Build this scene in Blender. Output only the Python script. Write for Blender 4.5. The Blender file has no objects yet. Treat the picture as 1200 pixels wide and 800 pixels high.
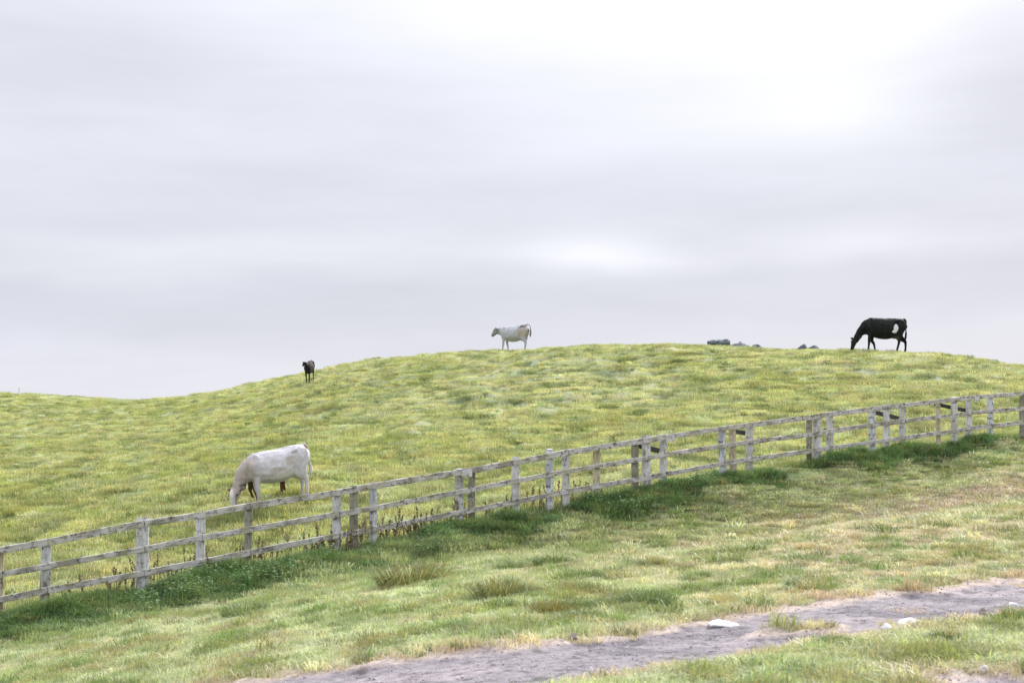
import bpy, bmesh, math, random
import numpy as np
from mathutils import Vector, Matrix
R = math.radians
random.seed(4)
rng = np.random.default_rng(11)
scn = bpy.context.scene
C = scn.collection

# ------------------------------------------------------------------ camera
F = 1666.67                      # focal length in photo pixels (50 mm lens)
PITCH = math.atan(70 / F)
EYE = 1.75
cam = bpy.data.cameras.new('camera')
cam.lens = 50; cam.sensor_width = 36; cam.clip_start = .1; cam.clip_end = 6000
cam.dof.use_dof = True; cam.dof.focus_distance = 30; cam.dof.aperture_fstop = 4.0
camo = bpy.data.objects.new('camera', cam); C.objects.link(camo)
camo.location = (0, 0, EYE); camo.rotation_euler = (R(90) + PITCH, 0, 0)
scn.camera = camo

# ------------------------------------------------------------------ sky, sun, exposure
SUN_AZ, SUN_EL = 30.0, 31.0       # degrees right of the view / above the horizon
scn.view_settings.view_transform = 'Standard'
scn.view_settings.look = 'None'
scn.view_settings.gamma = 1
scn.view_settings.use_curve_mapping = False
scn.view_settings.exposure = 0.35
try:
    scn.cycles.max_bounces = 6; scn.cycles.transparent_max_bounces = 4
except Exception: pass

def N(nt, typ, **kw):
    n = nt.nodes.new(typ)
    for k, v in kw.items():
        if k.startswith('i_'):
            n.inputs[k[2:].replace('_', ' ')].default_value = v
        else: setattr(n, k, v)
    return n
def ramp(nt, stops, interp='LINEAR'):
    r = nt.nodes.new('ShaderNodeValToRGB'); r.color_ramp.interpolation = interp
    e = r.color_ramp.elements
    while len(e) < len(stops): e.new(.5)
    for el, (p, c) in zip(e, stops):
        el.position = p; el.color = (c, c, c, 1) if isinstance(c, (int, float)) else (*c, 1)
    return r
def math_(nt, op, a, b=None, c=None):
    m = nt.nodes.new('ShaderNodeMath'); m.operation = op
    for i, v in enumerate((a, b, c)):
        if v is None: continue
        if isinstance(v, (int, float)): m.inputs[i].default_value = v
        else: nt.links.new(v, m.inputs[i])
    return m.outputs[0]
def mixc(nt, f, a, b, mode='MIX'):
    m = nt.nodes.new('ShaderNodeMix'); m.data_type = 'RGBA'; m.blend_type = mode
    for s, v in ((m.inputs[0], f), (m.inputs[6], a), (m.inputs[7], b)):
        if isinstance(v, (int, float)): s.default_value = v
        elif isinstance(v, tuple): s.default_value = (*v, 1)
        else: nt.links.new(v, s)
    return m.outputs[2]

world = bpy.data.worlds.new('World'); scn.world = world; world.use_nodes = True
nt = world.node_tree; nt.nodes.clear(); L = nt.links.new
tc = N(nt, 'ShaderNodeTexCoord')
nrm = N(nt, 'ShaderNodeVectorMath', operation='NORMALIZE'); L(tc.outputs['Generated'], nrm.inputs[0])
sep = N(nt, 'ShaderNodeSeparateXYZ'); L(nrm.outputs[0], sep.inputs[0])
elev = math_(nt, 'ARCSINE', sep.outputs[2])                     # radians
azim = math_(nt, 'ARCTAN2', sep.outputs[0], sep.outputs[1])
comb = N(nt, 'ShaderNodeCombineXYZ')
L(math_(nt, 'MULTIPLY', azim, 1.6), comb.inputs[0]); L(math_(nt, 'MULTIPLY', elev, 9.0), comb.inputs[1])
nA = N(nt, 'ShaderNodeTexNoise', i_Scale=1.6, i_Detail=4.0, i_Roughness=.5); L(comb.outputs[0], nA.inputs['Vector'])
mapB = N(nt, 'ShaderNodeMapping'); L(comb.outputs[0], mapB.inputs[0]); mapB.inputs['Scale'].default_value = (2.2, .55, 1); mapB.inputs['Location'].default_value = (4, 7, 2)
nB = N(nt, 'ShaderNodeTexNoise', i_Scale=1.5, i_Detail=3.0, i_Roughness=.5); L(mapB.outputs[0], nB.inputs['Vector'])
warp = math_(nt, 'MULTIPLY', math_(nt, 'SUBTRACT', nB.outputs[0], .5), .05)
tilt = math_(nt, 'MULTIPLY', azim, -.02)
ew = math_(nt, 'ADD', math_(nt, 'ADD', elev, warp), tilt)
t = math_(nt, 'DIVIDE', ew, R(90))
deg = lambda d: max(d, 0) / 90
def g(v, tint=0.0): v *= .885; tint *= .75; return (v * (.985 - tint), v * (.99 - tint * .7), v * (1.06 + tint * .5))
layer = ramp(nt, [(0, g(.74, .03)), (deg(1.0), g(.73, .03)), (deg(2.2), g(.71, .05)), (deg(3.6), g(.66, .055)),
                  (deg(4.8), g(.67, .05)), (deg(5.6), g(.72, .03)), (deg(6.4), g(.70, .035)), (deg(8.0), g(.715, .045)),
                  (deg(10), g(.745, .035)), (deg(13), g(.76, .03)), (deg(16), g(.80, .02)), (deg(25), g(.95, .02)),
                  (deg(50), g(1.75, .02)), (1.0, g(2.3, .02))])
L(t, layer.inputs[0])
streak = math_(nt, 'MULTIPLY_ADD', math_(nt, 'SUBTRACT', nA.outputs[0], .5), .30, 1.0)
nC_ = N(nt, 'ShaderNodeTexNoise', i_Scale=5.0, i_Detail=7.0, i_Roughness=.62, i_Distortion=.4); L(comb.outputs[0], nC_.inputs['Vector'])
streak = math_(nt, 'MULTIPLY', streak, math_(nt, 'MULTIPLY_ADD', math_(nt, 'SUBTRACT', nC_.outputs[0], .5), .11, 1.0))
def blob(az, el, sa, se, amp):
    a = math_(nt, 'DIVIDE', math_(nt, 'SUBTRACT', azim, R(az)), R(sa))
    e = math_(nt, 'DIVIDE', math_(nt, 'SUBTRACT', math_(nt, 'MULTIPLY_ADD', warp, .5, elev), R(el)), R(se))
    q = math_(nt, 'ADD', math_(nt, 'MULTIPLY', a, a), math_(nt, 'MULTIPLY', e, e))
    return math_(nt, 'MULTIPLY', math_(nt, 'EXPONENT', math_(nt, 'MULTIPLY', q, -1.0)), amp)
gl = math_(nt, 'ADD', blob(10, 18, 15, 4.6, .30), blob(3.4, 5.9, 2.8, .8, .12))
gl = math_(nt, 'ADD', gl, blob(-12, 6.1, 9, .6, .07))
gl = math_(nt, 'ADD', gl, blob(13, 6.3, 3.5, .6, .06))
gl = math_(nt, 'ADD', gl, blob(13, 11.5, 4, 2.4, .10))
gl = math_(nt, 'ADD', gl, blob(-19, 14, 8, 3.5, -.06))
gl = math_(nt, 'ADD', gl, blob(21, 12.5, 4.5, 3.5, -.10))
gl = math_(nt, 'ADD', gl, blob(4, 10.5, 6, 1.6, .04))
glow = N(nt, 'ShaderNodeCombineXYZ')
for i in range(3): L(gl, glow.inputs[i])
cl = mixc(nt, 1.0, layer.outputs[0], streak, 'MULTIPLY')
cl = mixc(nt, 1.0, cl, glow.outputs[0], 'ADD')
skyn = N(nt, 'ShaderNodeTexSky', sky_type='NISHITA', sun_disc=False, sun_elevation=R(SUN_EL), sun_rotation=R(SUN_AZ))
b1 = N(nt, 'ShaderNodeBackground'); b1.inputs[1].default_value = .10; L(skyn.outputs[0], b1.inputs[0])
b2 = N(nt, 'ShaderNodeBackground'); b2.inputs[1].default_value = 1.0; L(cl, b2.inputs[0])
mx = N(nt, 'ShaderNodeMixShader'); mx.inputs[0].default_value = .96
L(b1.outputs[0], mx.inputs[1]); L(b2.outputs[0], mx.inputs[2])
wo = N(nt, 'ShaderNodeOutputWorld'); L(mx.outputs[0], wo.inputs[0])

sun = bpy.data.lights.new('sun', 'SUN'); sun.energy = 4.2; sun.angle = R(12); sun.color = (1, .95, .87)
suno = bpy.data.objects.new('sun', sun); C.objects.link(suno); suno.location = (10, 20, 30)
sd = Vector((math.sin(R(SUN_AZ)) * math.cos(R(SUN_EL)), math.cos(R(SUN_AZ)) * math.cos(R(SUN_EL)), math.sin(R(SUN_EL))))
suno.rotation_euler = sd.to_track_quat('Z', 'Y').to_euler()

# ------------------------------------------------------------------ survey of the place
def unproj(px, py, d):
    px = np.asarray(px, float); py = np.asarray(py, float)
    c, s = math.cos(PITCH), math.sin(PITCH)
    u = (px - 600) / F; v = (400 - py) / F
    dy = c - s * v; dz = s + c * v
    return np.stack([u * d / dy, d + 0 * u, EYE + dz * d / dy], -1)
RAIL_T=[(-120,669),(0,644),(54,635),(167,613),(235,603),(291,592.5),(395,577),(415,573),(437,569),(538,553),(605,541.5),(663,530),(700,524),(757,516),(777,512),(845,502),(877,498),(957,488),(972,485),(1018,480),(1038,477),(1057,475),(1120,468),(1135,466),(1160,464),(1198,461),(1320,452)]
RAIL_M=[(-120,697),(0,672),(54,663),(167,643),(235,630),(291,620),(395,602),(415,599),(437,595),(538,576),(605,563),(663,552),(700,546),(757,536.6),(777,532.5),(845,522.4),(877,517.6),(957,508),(972,505),(1018,498),(1038,496),(1057,493),(1120,486.5),(1135,484),(1160,481.5),(1198,478.5),(1320,468)]
RAIL_B=[(-120,727),(0,702),(54,691),(167,671),(235,658),(291,647),(395,627),(415,623.5),(437,619.5),(538,600),(605,587),(663,575.5),(700,569),(757,559.5),(777,555.5),(845,543),(877,538),(957,527),(972,524.5),(1018,518.5),(1038,516),(1057,513),(1120,504.5),(1135,502),(1160,499),(1198,495),(1320,483)]
def fd(px): return 1333 / (57.5 - 0.0196 * np.asarray(px, float))
def lerpL(Lst, px): return np.interp(px, [a for a, b in Lst], [b for a, b in Lst])
cps = []
def cp(px, py, d): cps.append(tuple(unproj(px, py, d)))
for px in (-120,-60,0,60,120,200,280,360,440,520,600,680,760,840,920,1000,1080,1160,1240,1320):
    d = float(fd(px)); p = unproj(px, lerpL(RAIL_B, px), d); z = p[2] - 0.37
    X, Y = p[0], p[1]; cps.append((X, Y, z)); cps.append((X*(Y+2)/Y, Y+2, z+0.12))
for a in [(0,755,22),(0,775,19),(0,800,16),(-120,790,21),(200,712,23.6),(200,730,20),(200,760,15.5),(200,800,12),
 (100,733,22.8),(300,690,24.6),(500,655,26.8),(700,622,29),(900,587,31.6),(1100,550,35.5),
 (400,670,25.6),(400,700,19.5),(400,750,13.5),(400,800,10.3),(600,640,28),(600,653,24),(600,670,19.8),(600,700,15.5),(600,750,11.5),(600,800,9.2),
 (800,605,30.3),(800,650,20.5),(800,700,15),(800,750,11.2),(800,800,9),(1000,568,33),(1000,620,21.5),(1000,660,17),(1000,700,13.5),(1000,750,10.8),(1000,800,8.9),
 (1200,530,38),(1200,560,32.5),(1200,600,24),(1200,650,17.5),(1200,700,13.2),(1200,800,8.9),(1320,520,40),(1320,650,17),(1320,800,9),
 (100,640,30),(100,580,40),(100,530,56),(100,490,80),(-100,640,34),(-100,560,50),(-100,490,82),
 (350,588,31.5),(350,540,42),(350,500,55),(350,465,72),(350,450,82),
 (600,540,38),(600,500,46),(600,460,57),(600,430,69),(780,520,40),(780,470,51),(780,430,62),
 (1030,490,42),(1030,450,50),(1030,425,57.5),(1200,480,45),(1200,450,53),(1320,480,47)]: cp(*a)
RIDGE=[(-120,454,118),(0,461,112),(60,463.5,110),(130,468.5,108),(200,467,104),(260,458.5,100),(320,446,96),(370,437,92),(430,425,88),(500,418,84),(560,413.5,81.5),(600,413,80),(660,409,78),(720,407.5,76.5),(780,406.5,75),(850,408.5,72),(900,411,69.5),(960,412,67),(1030,414,64),(1080,416,63),(1130,421,62.5),(1200,432,62.5),(1320,451,64)]
for px, py, d in RIDGE:
    py += 1.6 if px > 480 else .6
    p = unproj(px, py, d); cps.append(tuple(p))
    for k, dz in ((0.93, -0.16), (1.07, -0.22), (1.3, -1.6), (1.9, -4.5)):
        cps.append((p[0]*k, p[1]*k, p[2] + dz))
for px in range(-120, 1400, 240):
    for d, z in ((300,-6),(800,-9),(3000,-12)): cps.append(((px-600)/F*d, d, z))
for px in range(-120, 1400, 240): cps.append(((px-600)/F*5, 5, 0.0 if px > 250 else -.1))
CP = np.array(cps)
def feat(X, Y):
    r = np.hypot(X, Y); az = np.clip(np.arctan2(X, Y), -.44, .44)
    y = np.clip(r*np.cos(az), 5, 3000); return np.tan(az)*4, np.log(y)*1.6
def U(r2): return np.where(r2 > 1e-12, .5*r2*np.log(np.maximum(r2, 1e-12)), 0)
fa, fb = feat(CP[:,0], CP[:,1]); nC = len(fa)
K = U((fa[:,None]-fa)**2 + (fb[:,None]-fb)**2) + np.eye(nC)*2e-4
P_ = np.stack([np.ones(nC), fa, fb], 1)
W = np.linalg.solve(np.block([[K, P_], [P_.T, np.zeros((3,3))]]), np.r_[CP[:,2], 0, 0, 0])
def base(X, Y):
    X = np.asarray(X, float); sh = X.shape; X = X.ravel(); Y = np.asarray(Y, float).ravel(); out = np.empty(len(X))
    for i in range(0, len(X), 20000):
        p, q = feat(X[i:i+20000], Y[i:i+20000])
        out[i:i+20000] = U((p[:,None]-fa)**2 + (q[:,None]-fb)**2) @ W[:nC] + W[nC] + W[nC+1]*p + W[nC+2]*q
    return out.reshape(sh)

# gradient noise
_g = np.random.default_rng(5); _perm = _g.permutation(256); _perm = np.r_[_perm, _perm]
_ang = _g.random(256)*2*np.pi; _gx, _gy = np.cos(_ang), np.sin(_ang)
def noise(x, y, off=0):
    x = np.asarray(x, float) + off*17.31; y = np.asarray(y, float) + off*9.77
    xi = np.floor(x).astype(int); yi = np.floor(y).astype(int); xf = x-xi; yf = y-yi
    u = xf**3*(xf*(xf*6-15)+10); v = yf**3*(yf*(yf*6-15)+10)
    def gr(i, j):
        h = _perm[(_perm[(xi+i) & 255] + yi + j) & 255]; return _gx[h]*(xf-i) + _gy[h]*(yf-j)
    return ((gr(0,0)*(1-u)+gr(1,0)*u)*(1-v) + (gr(0,1)*(1-u)+gr(1,1)*u)*v)*1.5
def fbm(x, y, off=0, o=3):
    s = 0; a = 1
    for k in range(o): s = s + a*noise(x*2**k, y*2**k, off+k*3); a *= .5
    return s
def sstep(a, b, x):
    t = np.clip((x-a)/(b-a), 0, 1); return t*t*(3-2*t)
def fence_s(X, Y): return (1333 - 45.74*Y + 32.67*X) / 56.2     # metres, positive on the camera's side

def ray_ground(px, py, lo=5, hi=120):
    d = np.linspace(lo, hi, 3000); p = unproj(px, py, d); h = p[:,2] - base(p[:,0], p[:,1])
    i = np.argmax(h < 0) if (h < 0).any() else len(h)-1
    return float(p[i,0]), float(p[i,1])
TU = [ray_ground(*q) for q in [(290,800),(400,782),(500,769),(600,760),(667,751),(735,744),(800,732),(880,720),(950,709),(1020,699),(1120,686),(1200,679)]]
TL = [ray_ground(*q) for q in [(690,797),(800,780),(900,759),(1000,744),(1080,729),(1150,721),(1200,716)]]
TC = [ray_ground(*q) for q in [(890,741),(985,731)]]
def line(Ls, X):
    xs = [a for a, b in Ls]; ys = [b for a, b in Ls]
    s0 = (ys[1]-ys[0])/(xs[1]-xs[0]); s1 = (ys[-1]-ys[-2])/(xs[-1]-xs[-2])
    y = np.interp(X, xs, ys); y = np.where(X < xs[0], ys[0]+s0*(X-xs[0]), y); return np.where(X > xs[-1], ys[-1]+s1*(X-xs[-1]), y)
def track_t(X, Y):
    """>0 inside the track, metres from its edge"""
    n = .20*noise(X*1.1, Y*1.1, 3) + .13*noise(X*4, Y*4, 4)
    t1 = line(TU, X) - Y + n; t2 = Y - line(TL, X) + .7*n
    t = np.minimum(t1, t2)
    cx, cy = (TC[0][0]+TC[1][0])/2, (TC[0][1]+TC[1][1])/2; ax, ay = TC[1][0]-TC[0][0], TC[1][1]-TC[0][1]; ln = math.hypot(ax, ay)
    da = ((X-cx)*ax + (Y-cy)*ay)/ln; dp = (-(X-cx)*ay + (Y-cy)*ax)/ln
    isl = np.hypot(da/(ln*.55), dp/.20) - 1 + n*1.5
    t = np.minimum(t, isl*.5)
    return np.maximum(t, np.minimum(9.05 - Y, X-2.7) + n)
def bump(X, Y):
    s = fence_s(X, Y); Yc = np.asarray(Y, float)
    hill = sstep(.3, -2.5, s)
    h = hill*(.10*fbm(X*.55, Y*.42, 1, 3) + .11*fbm(X*1.0, Y*.62, 40, 2) + .05*noise(X*2.1, Y*1.7, 8) + .035*np.abs(noise(X*3.6, Y*3.0, 9)))
    terr = sstep(45, 55, Yc)*sstep(75, 66, Yc)*np.exp(-((X+2)/12)**2)
    h = h + hill*terr*.15*np.sin(Yc*2.4 + X*.25 + 2*noise(X*.2, Yc*.2, 12))
    tr = track_t(X, Y)
    fg = 1-hill
    h = h + fg*sstep(.25, -.25, tr)*(.022*fbm(X*1.4, Y*1.4, 2, 2) + .03*noise(X*3.2, Y*3.2, 15) + .02*noise(X*7, Y*7, 6))
    h = h - .05*sstep(-.1, .35, tr) + sstep(0, .3, tr)*(.012*fbm(X*2.2, Y*2.8, 7, 3) + .009*noise(X*11, Y*11, 5))
    bank = sstep(-.2, .3, s)*sstep(1.9, .9, s)
    h = h + bank*(.10 + .16*fbm(X*.6, Y*.6, 14, 2))
    far = sstep(130, 110, np.hypot(X, Y)); return h*far
def ground(X, Y): return base(X, Y) + bump(X, Y)

YG = (.375, .415, .145); GR = (.12, .185, .055); PALE = (.52, .55, .34); DK = (.06, .10, .03); STRAW = (.42, .33, .19)
LUSH_SHADE = (.085, .175, .06); FROST = (.41, .48, .34); PINK = (.54, .44, .37); BARE = (.36, .28, .235); RUST = (.30, .22, .07)  # bank grass green is darkened for the backlit shade side of its blades
def lerp(a, b, t): t = np.asarray(t)[..., None]; return a*(1-t) + np.asarray(b)*t
def meadow_colour(X, Y):
    X = np.asarray(X, float); Y = np.asarray(Y, float); s = fence_s(X, Y)
    c = np.zeros(X.shape+(3,)) + np.array(YG)
    # hill: yellow green to the left, paler with dew to the middle and right
    a = X/np.maximum(Y, 1)
    wide = fbm(X*.07, Y*.05, 21, 3)
    c = lerp(c, PALE, np.clip(.38 + .55*wide + .9*(a+.05) + .25*sstep(30, 60, Y), 0, .80))
    c = lerp(c, YG, np.clip(.5*sstep(.1, .5, fbm(X*.25, Y*.16, 22, 2)), 0, 1))
    c = lerp(c, GR, .35*sstep(.10, .50, fbm(X*.50, Y*.38, 1, 3)*-1))
    c = lerp(c, FROST, .6*sstep(.10, .5, fbm(X*1.0, Y*.6, 24, 2)))
    c = lerp(c, (.52, .49, .26), .35*sstep(.1, .5, fbm(X*1.6, Y*.9, 28, 2)))
    c = lerp(c, GR, .55*sstep(.10, .5, -fbm(X*1.0, Y*.62, 40, 2)))
    c = lerp(c, RUST, .3*sstep(.35, .65, fbm(X*1.5, Y*1.1, 25, 2)))
    c = lerp(c, DK, .4*sstep(.34, .62, fbm(X*1.7, Y*1.0, 27, 2)))
    # foreground
    f = np.zeros_like(c) + np.array((.41, .49, .24))
    f = lerp(f, (.58, .62, .43), np.clip(.40 + .8*fbm(X*.35, Y*.3, 30, 3), 0, .85))
    dry = sstep(-1.5, 4.5, X + .10*(Y-20) + 1.8*fbm(X*.3, Y*.25, 31, 2))*sstep(9, 12, Y)
    f = lerp(f, (.60, .58, .40), .55*dry)
    f = lerp(f, (.60, .50, .35), np.clip(.75*dry*sstep(-.3, .5, fbm(X*.6, Y*.4, 32, 3)), 0, 1))
    f = lerp(f, PINK, .8*dry*sstep(-.25, .5, fbm(X*.5, Y*.3, 33, 3)))
    f = lerp(f, (.20, .28, .085), .8*sstep(.15, .5, fbm(X*1.4, Y*1.0, 34, 3)))
    f = lerp(f, (.16, .25, .075), .7*sstep(.2, .5, fbm(X*4.5, Y*3.5, 44, 2)))
    f = lerp(f, (.52, .55, .42), .6*sstep(.15, .5, fbm(X*3.5, Y*2.8, 45, 2)))
    f = lerp(f, (.27, .27, .08), .6*sstep(.2, .55, fbm(X*.8, Y*.9, 36, 2)))
    f = lerp(f, STRAW, .5*sstep(.25, .6, fbm(X*1.5, Y*1.2, 35, 2)))
    bare = sstep(1.25, .5, np.hypot((X-10)/4.2, (Y-29.5)/3.4) + .5*fbm(X*.7, Y*.5, 37, 3))
    f = lerp(f, BARE, .8*bare)
    tr = track_t(X, Y)
    f = lerp(f, PINK, .85*sstep(-.55, -.05, tr + .15*noise(X*2, Y*2, 38)))
    bw = 1.05 + .8*noise(X*.5, Y*.5, 39) - .45*sstep(0, 8, X) + .4*sstep(0,-6,X)
    f = lerp(f, (.27, .35, .15), .55*sstep(4.6, 1.4, s + 1.2*fbm(X*.6, Y*.6, 46, 2)))
    lush = sstep(-.25, .15, s)*sstep(bw, bw-.8, s)
    f = lerp(f, LUSH_SHADE, .9*lush)  # ground strip below the fence takes the shade-darkened bank green
    return lerp(c, 0, 0)*0 + c*(1-sstep(-.2, .1, s))[..., None] + f*sstep(-.2, .1, s)[..., None]

# ------------------------------------------------------------------ helpers
def tag(o, label=None, cat=None, group=None, kind=None):
    for k, v in (('label', label), ('category', cat), ('group', group), ('kind', kind)):
        if v: o[k] = v
    return o
def link(name, me, mat=None, parent=None):
    o = bpy.data.objects.new(name, me); C.objects.link(o)
    if mat is not None and me is not None and not me.materials: me.materials.append(mat)
    if parent: o.parent = parent
    return o
def mesh_np(name, V, Fc, smooth=False):
    V = np.asarray(V, np.float32); me = bpy.data.meshes.new(name)
    if isinstance(Fc, np.ndarray):
        k = Fc.shape[1]; me.vertices.add(len(V)); me.vertices.foreach_set('co', V.ravel())
        me.loops.add(Fc.size); me.loops.foreach_set('vertex_index', Fc.ravel().astype(np.int32))
        me.polygons.add(len(Fc)); me.polygons.foreach_set('loop_start', np.arange(0, Fc.size, k, dtype=np.int32))
        me.update(calc_edges=True)
    else: me.from_pydata(V.tolist(), [], Fc); me.update()
    if smooth: me.polygons.foreach_set('use_smooth', np.ones(len(me.polygons), bool))
    return me
def vcol(me, cols, name='tint'):
    a = me.attributes.new(name, 'FLOAT_COLOR', 'POINT'); c = np.ones((len(cols), 4), np.float32); c[:, :3] = cols
    a.data.foreach_set('color', c.ravel())
def newmat(name):
    m = bpy.data.materials.new(name); m.use_nodes = True; nt = m.node_tree; nt.nodes.clear()
    out = N(nt, 'ShaderNodeOutputMaterial'); return m, nt, out
def attr(nt, name, inst=False):
    a = N(nt, 'ShaderNodeAttribute'); a.attribute_name = name
    if inst: a.attribute_type = 'INSTANCER'
    return a
def objcoord(nt, scale=(1,1,1), which='Object'):
    t = N(nt, 'ShaderNodeTexCoord'); m = N(nt, 'ShaderNodeMapping'); m.inputs['Scale'].default_value = scale
    nt.links.new(t.outputs[which], m.inputs[0]); return m.outputs[0]

# ------------------------------------------------------------------ materials
def ground_mat(name, dirt=False):
    m, nt, out = newmat(name); L = nt.links.new
    p = objcoord(nt); b = N(nt, 'ShaderNodeBsdfPrincipled'); b.inputs['Roughness'].default_value = .95
    b.inputs['Specular IOR Level'].default_value = .15
    a = attr(nt, 'tint')
    n1 = N(nt, 'ShaderNodeTexNoise', i_Scale=14.0 if dirt else 18.0, i_Detail=6.0, i_Roughness=.7); L(p, n1.inputs['Vector'])
    n2 = N(nt, 'ShaderNodeTexNoise', i_Scale=55.0, i_Detail=3.0, i_Roughness=.7); L(p, n2.inputs['Vector'])
    r = ramp(nt, [(.3, .62), (.5, 1.0), (.72, 1.32)]); L(n1.outputs[0], r.inputs[0])
    c = mixc(nt, 1.0, a.outputs['Color'], r.outputs[0], 'MULTIPLY')
    r2 = ramp(nt, [(.3, .75), (.7, 1.22)]); L(n2.outputs[0], r2.inputs[0])
    c = mixc(nt, 1.0, c, r2.outputs[0], 'MULTIPLY')
    if dirt:
        v = N(nt, 'ShaderNodeTexVoronoi', i_Scale=26.0); L(p, v.inputs['Vector'])
        r3 = ramp(nt, [(0, (.46, .43, .43)), (.14, (.40, .37, .37)), (.2, (.5, .5, .5))]); L(v.outputs['Distance'], r3.inputs[0])
        n3 = N(nt, 'ShaderNodeTexNoise', i_Scale=3.0, i_Detail=3.0); L(p, n3.inputs['Vector'])
        f = ramp(nt, [(.52, 0.0), (.62, .5)]); L(n3.outputs[0], f.inputs[0])
        fm = ramp(nt, [(.12, 1.0), (.2, 0.0)]); L(v.outputs['Distance'], fm.inputs[0])
        c = mixc(nt, math_(nt, 'MULTIPLY', f.outputs[0], fm.outputs[0]), c, r3.outputs[0])
    L(c, b.inputs['Base Color'])
    bp = N(nt, 'ShaderNodeBump', i_Strength=.7 if dirt else .8, i_Distance=.03); L(n1.outputs[0], bp.inputs['Height'])
    bq = N(nt, 'ShaderNodeBump', i_Strength=.6, i_Distance=.008); L(n2.outputs[0], bq.inputs['Height']); L(bp.outputs[0], bq.inputs['Normal'])
    L(bq.outputs[0], b.inputs['Normal']); L(b.outputs[0], out.inputs[0]); return m
M_GROUND = ground_mat('meadow_turf'); M_DIRT = ground_mat('track_dirt', True)

def grass_mat(name, use_inst=True, col=(.2, .25, .08)):
    m, nt, out = newmat(name); L = nt.links.new
    bl = attr(nt, 'blade')                       # per blade variation stored on the clump
    if use_inst: basec = attr(nt, 'tint', True).outputs['Color']
    else: basec = col
    c = mixc(nt, 1.0, basec, bl.outputs['Color'], 'MULTIPLY')
    d = N(nt, 'ShaderNodeBsdfDiffuse'); tr = N(nt, 'ShaderNodeBsdfTranslucent'); gl = N(nt, 'ShaderNodeBsdfGlossy'); gl.inputs['Roughness'].default_value = .45
    L(c, d.inputs[0]); L(mixc(nt, 1.0, c, (1.25, 1.2, .7), 'MULTIPLY'), tr.inputs[0]); gl.inputs[0].default_value = (.9, .95, .9, 1)
    m1 = N(nt, 'ShaderNodeMixShader'); m1.inputs[0].default_value = .38; L(d.outputs[0], m1.inputs[1]); L(tr.outputs[0], m1.inputs[2])
    m2 = N(nt, 'ShaderNodeMixShader'); m2.inputs[0].default_value = .05; L(m1.outputs[0], m2.inputs[1]); L(gl.outputs[0], m2.inputs[2])
    L(m2.outputs[0], out.inputs[0]); return m
M_GRASS = grass_mat('grass_blades')

def wood_mat(name, pale, paint, dark, amt=.5, lich=.35):
    m, nt, out = newmat(name); L = nt.links.new
    a = attr(nt, 'grain')
    def mp(s):
        k = N(nt, 'ShaderNodeMapping'); k.inputs['Scale'].default_value = s; L(a.outputs['Vector'], k.inputs[0]); return k.outputs[0]
    n1 = N(nt, 'ShaderNodeTexNoise', i_Scale=1.0, i_Detail=5.0, i_Roughness=.6); L(mp((2.2, 5, 1)), n1.inputs['Vector'])
    n2 = N(nt, 'ShaderNodeTexNoise', i_Scale=1.0, i_Detail=4.0, i_Roughness=.65); L(mp((3.5, 70, 1)), n2.inputs['Vector'])
    n3 = N(nt, 'ShaderNodeTexNoise', i_Scale=1.0, i_Detail=4.0, i_Roughness=.7); L(mp((9, 14, 3)), n3.inputs['Vector'])
    f1 = ramp(nt, [(.5-amt*.2, 0.0), (.56-amt*.08, 1.0)]); L(n1.outputs[0], f1.inputs[0])
    c = mixc(nt, f1.outputs[0], pale, paint)
    f3 = ramp(nt, [(.53, 0.0), (.62, 1.0)]); L(n3.outputs[0], f3.inputs[0])
    c = mixc(nt, math_(nt, 'MULTIPLY', f3.outputs[0], .75), c, dark)
    n4 = N(nt, 'ShaderNodeTexNoise', i_Scale=1.0, i_Detail=3.0); L(mp((4, 4, 7)), n4.inputs['Vector'])
    f4 = ramp(nt, [(.5, 0.0), (.66, 1.0)]); L(n4.outputs[0], f4.inputs[0])
    c = mixc(nt, math_(nt, 'MULTIPLY', f4.outputs[0], lich), c, (.34, .33, .17))
    r2 = ramp(nt, [(.32, .55), (.5, 1.0), (.7, 1.12)]); L(n2.outputs[0], r2.inputs[0])
    c = mixc(nt, 1.0, c, r2.outputs[0], 'MULTIPLY')
    b = N(nt, 'ShaderNodeBsdfPrincipled'); b.inputs['Roughness'].default_value = .85; b.inputs['Specular IOR Level'].default_value = .25
    L(c, b.inputs['Base Color'])
    bp = N(nt, 'ShaderNodeBump', i_Strength=.6, i_Distance=.006); L(n2.outputs[0], bp.inputs['Height']); L(bp.outputs[0], b.inputs['Normal'])
    L(b.outputs[0], out.inputs[0]); return m
M_RAIL = wood_mat('weathered_rail_wood', (.30, .28, .245), (.54, .52, .50), (.06, .05, .045), .5, .5)
M_POST = {'pale': wood_mat('pale_painted_post_wood', (.42, .41, .40), (.62, .61, .63), (.16, .15, .13), .8, .25),
          'grey': wood_mat('grey_post_wood', (.36, .35, .32), (.54, .54, .56), (.10, .09, .08), .5, .4),
          'dark': wood_mat('dark_lichened_post_wood', (.20, .19, .145), (.29, .28, .23), (.05, .05, .04), .4, .4),
          'tan': wood_mat('tan_post_wood', (.42, .36, .24), (.50, .45, .34), (.2, .16, .1), .5, .4),
          'speckled': wood_mat('speckled_blue_grey_post_wood', (.38, .39, .42), (.58, .60, .64), (.05, .05, .06), .5, .1)}
M_BRACE = wood_mat('dark_brace_wood', (.05, .06, .055), (.08, .09, .085), (.03, .03, .03), .4, .1)

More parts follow.
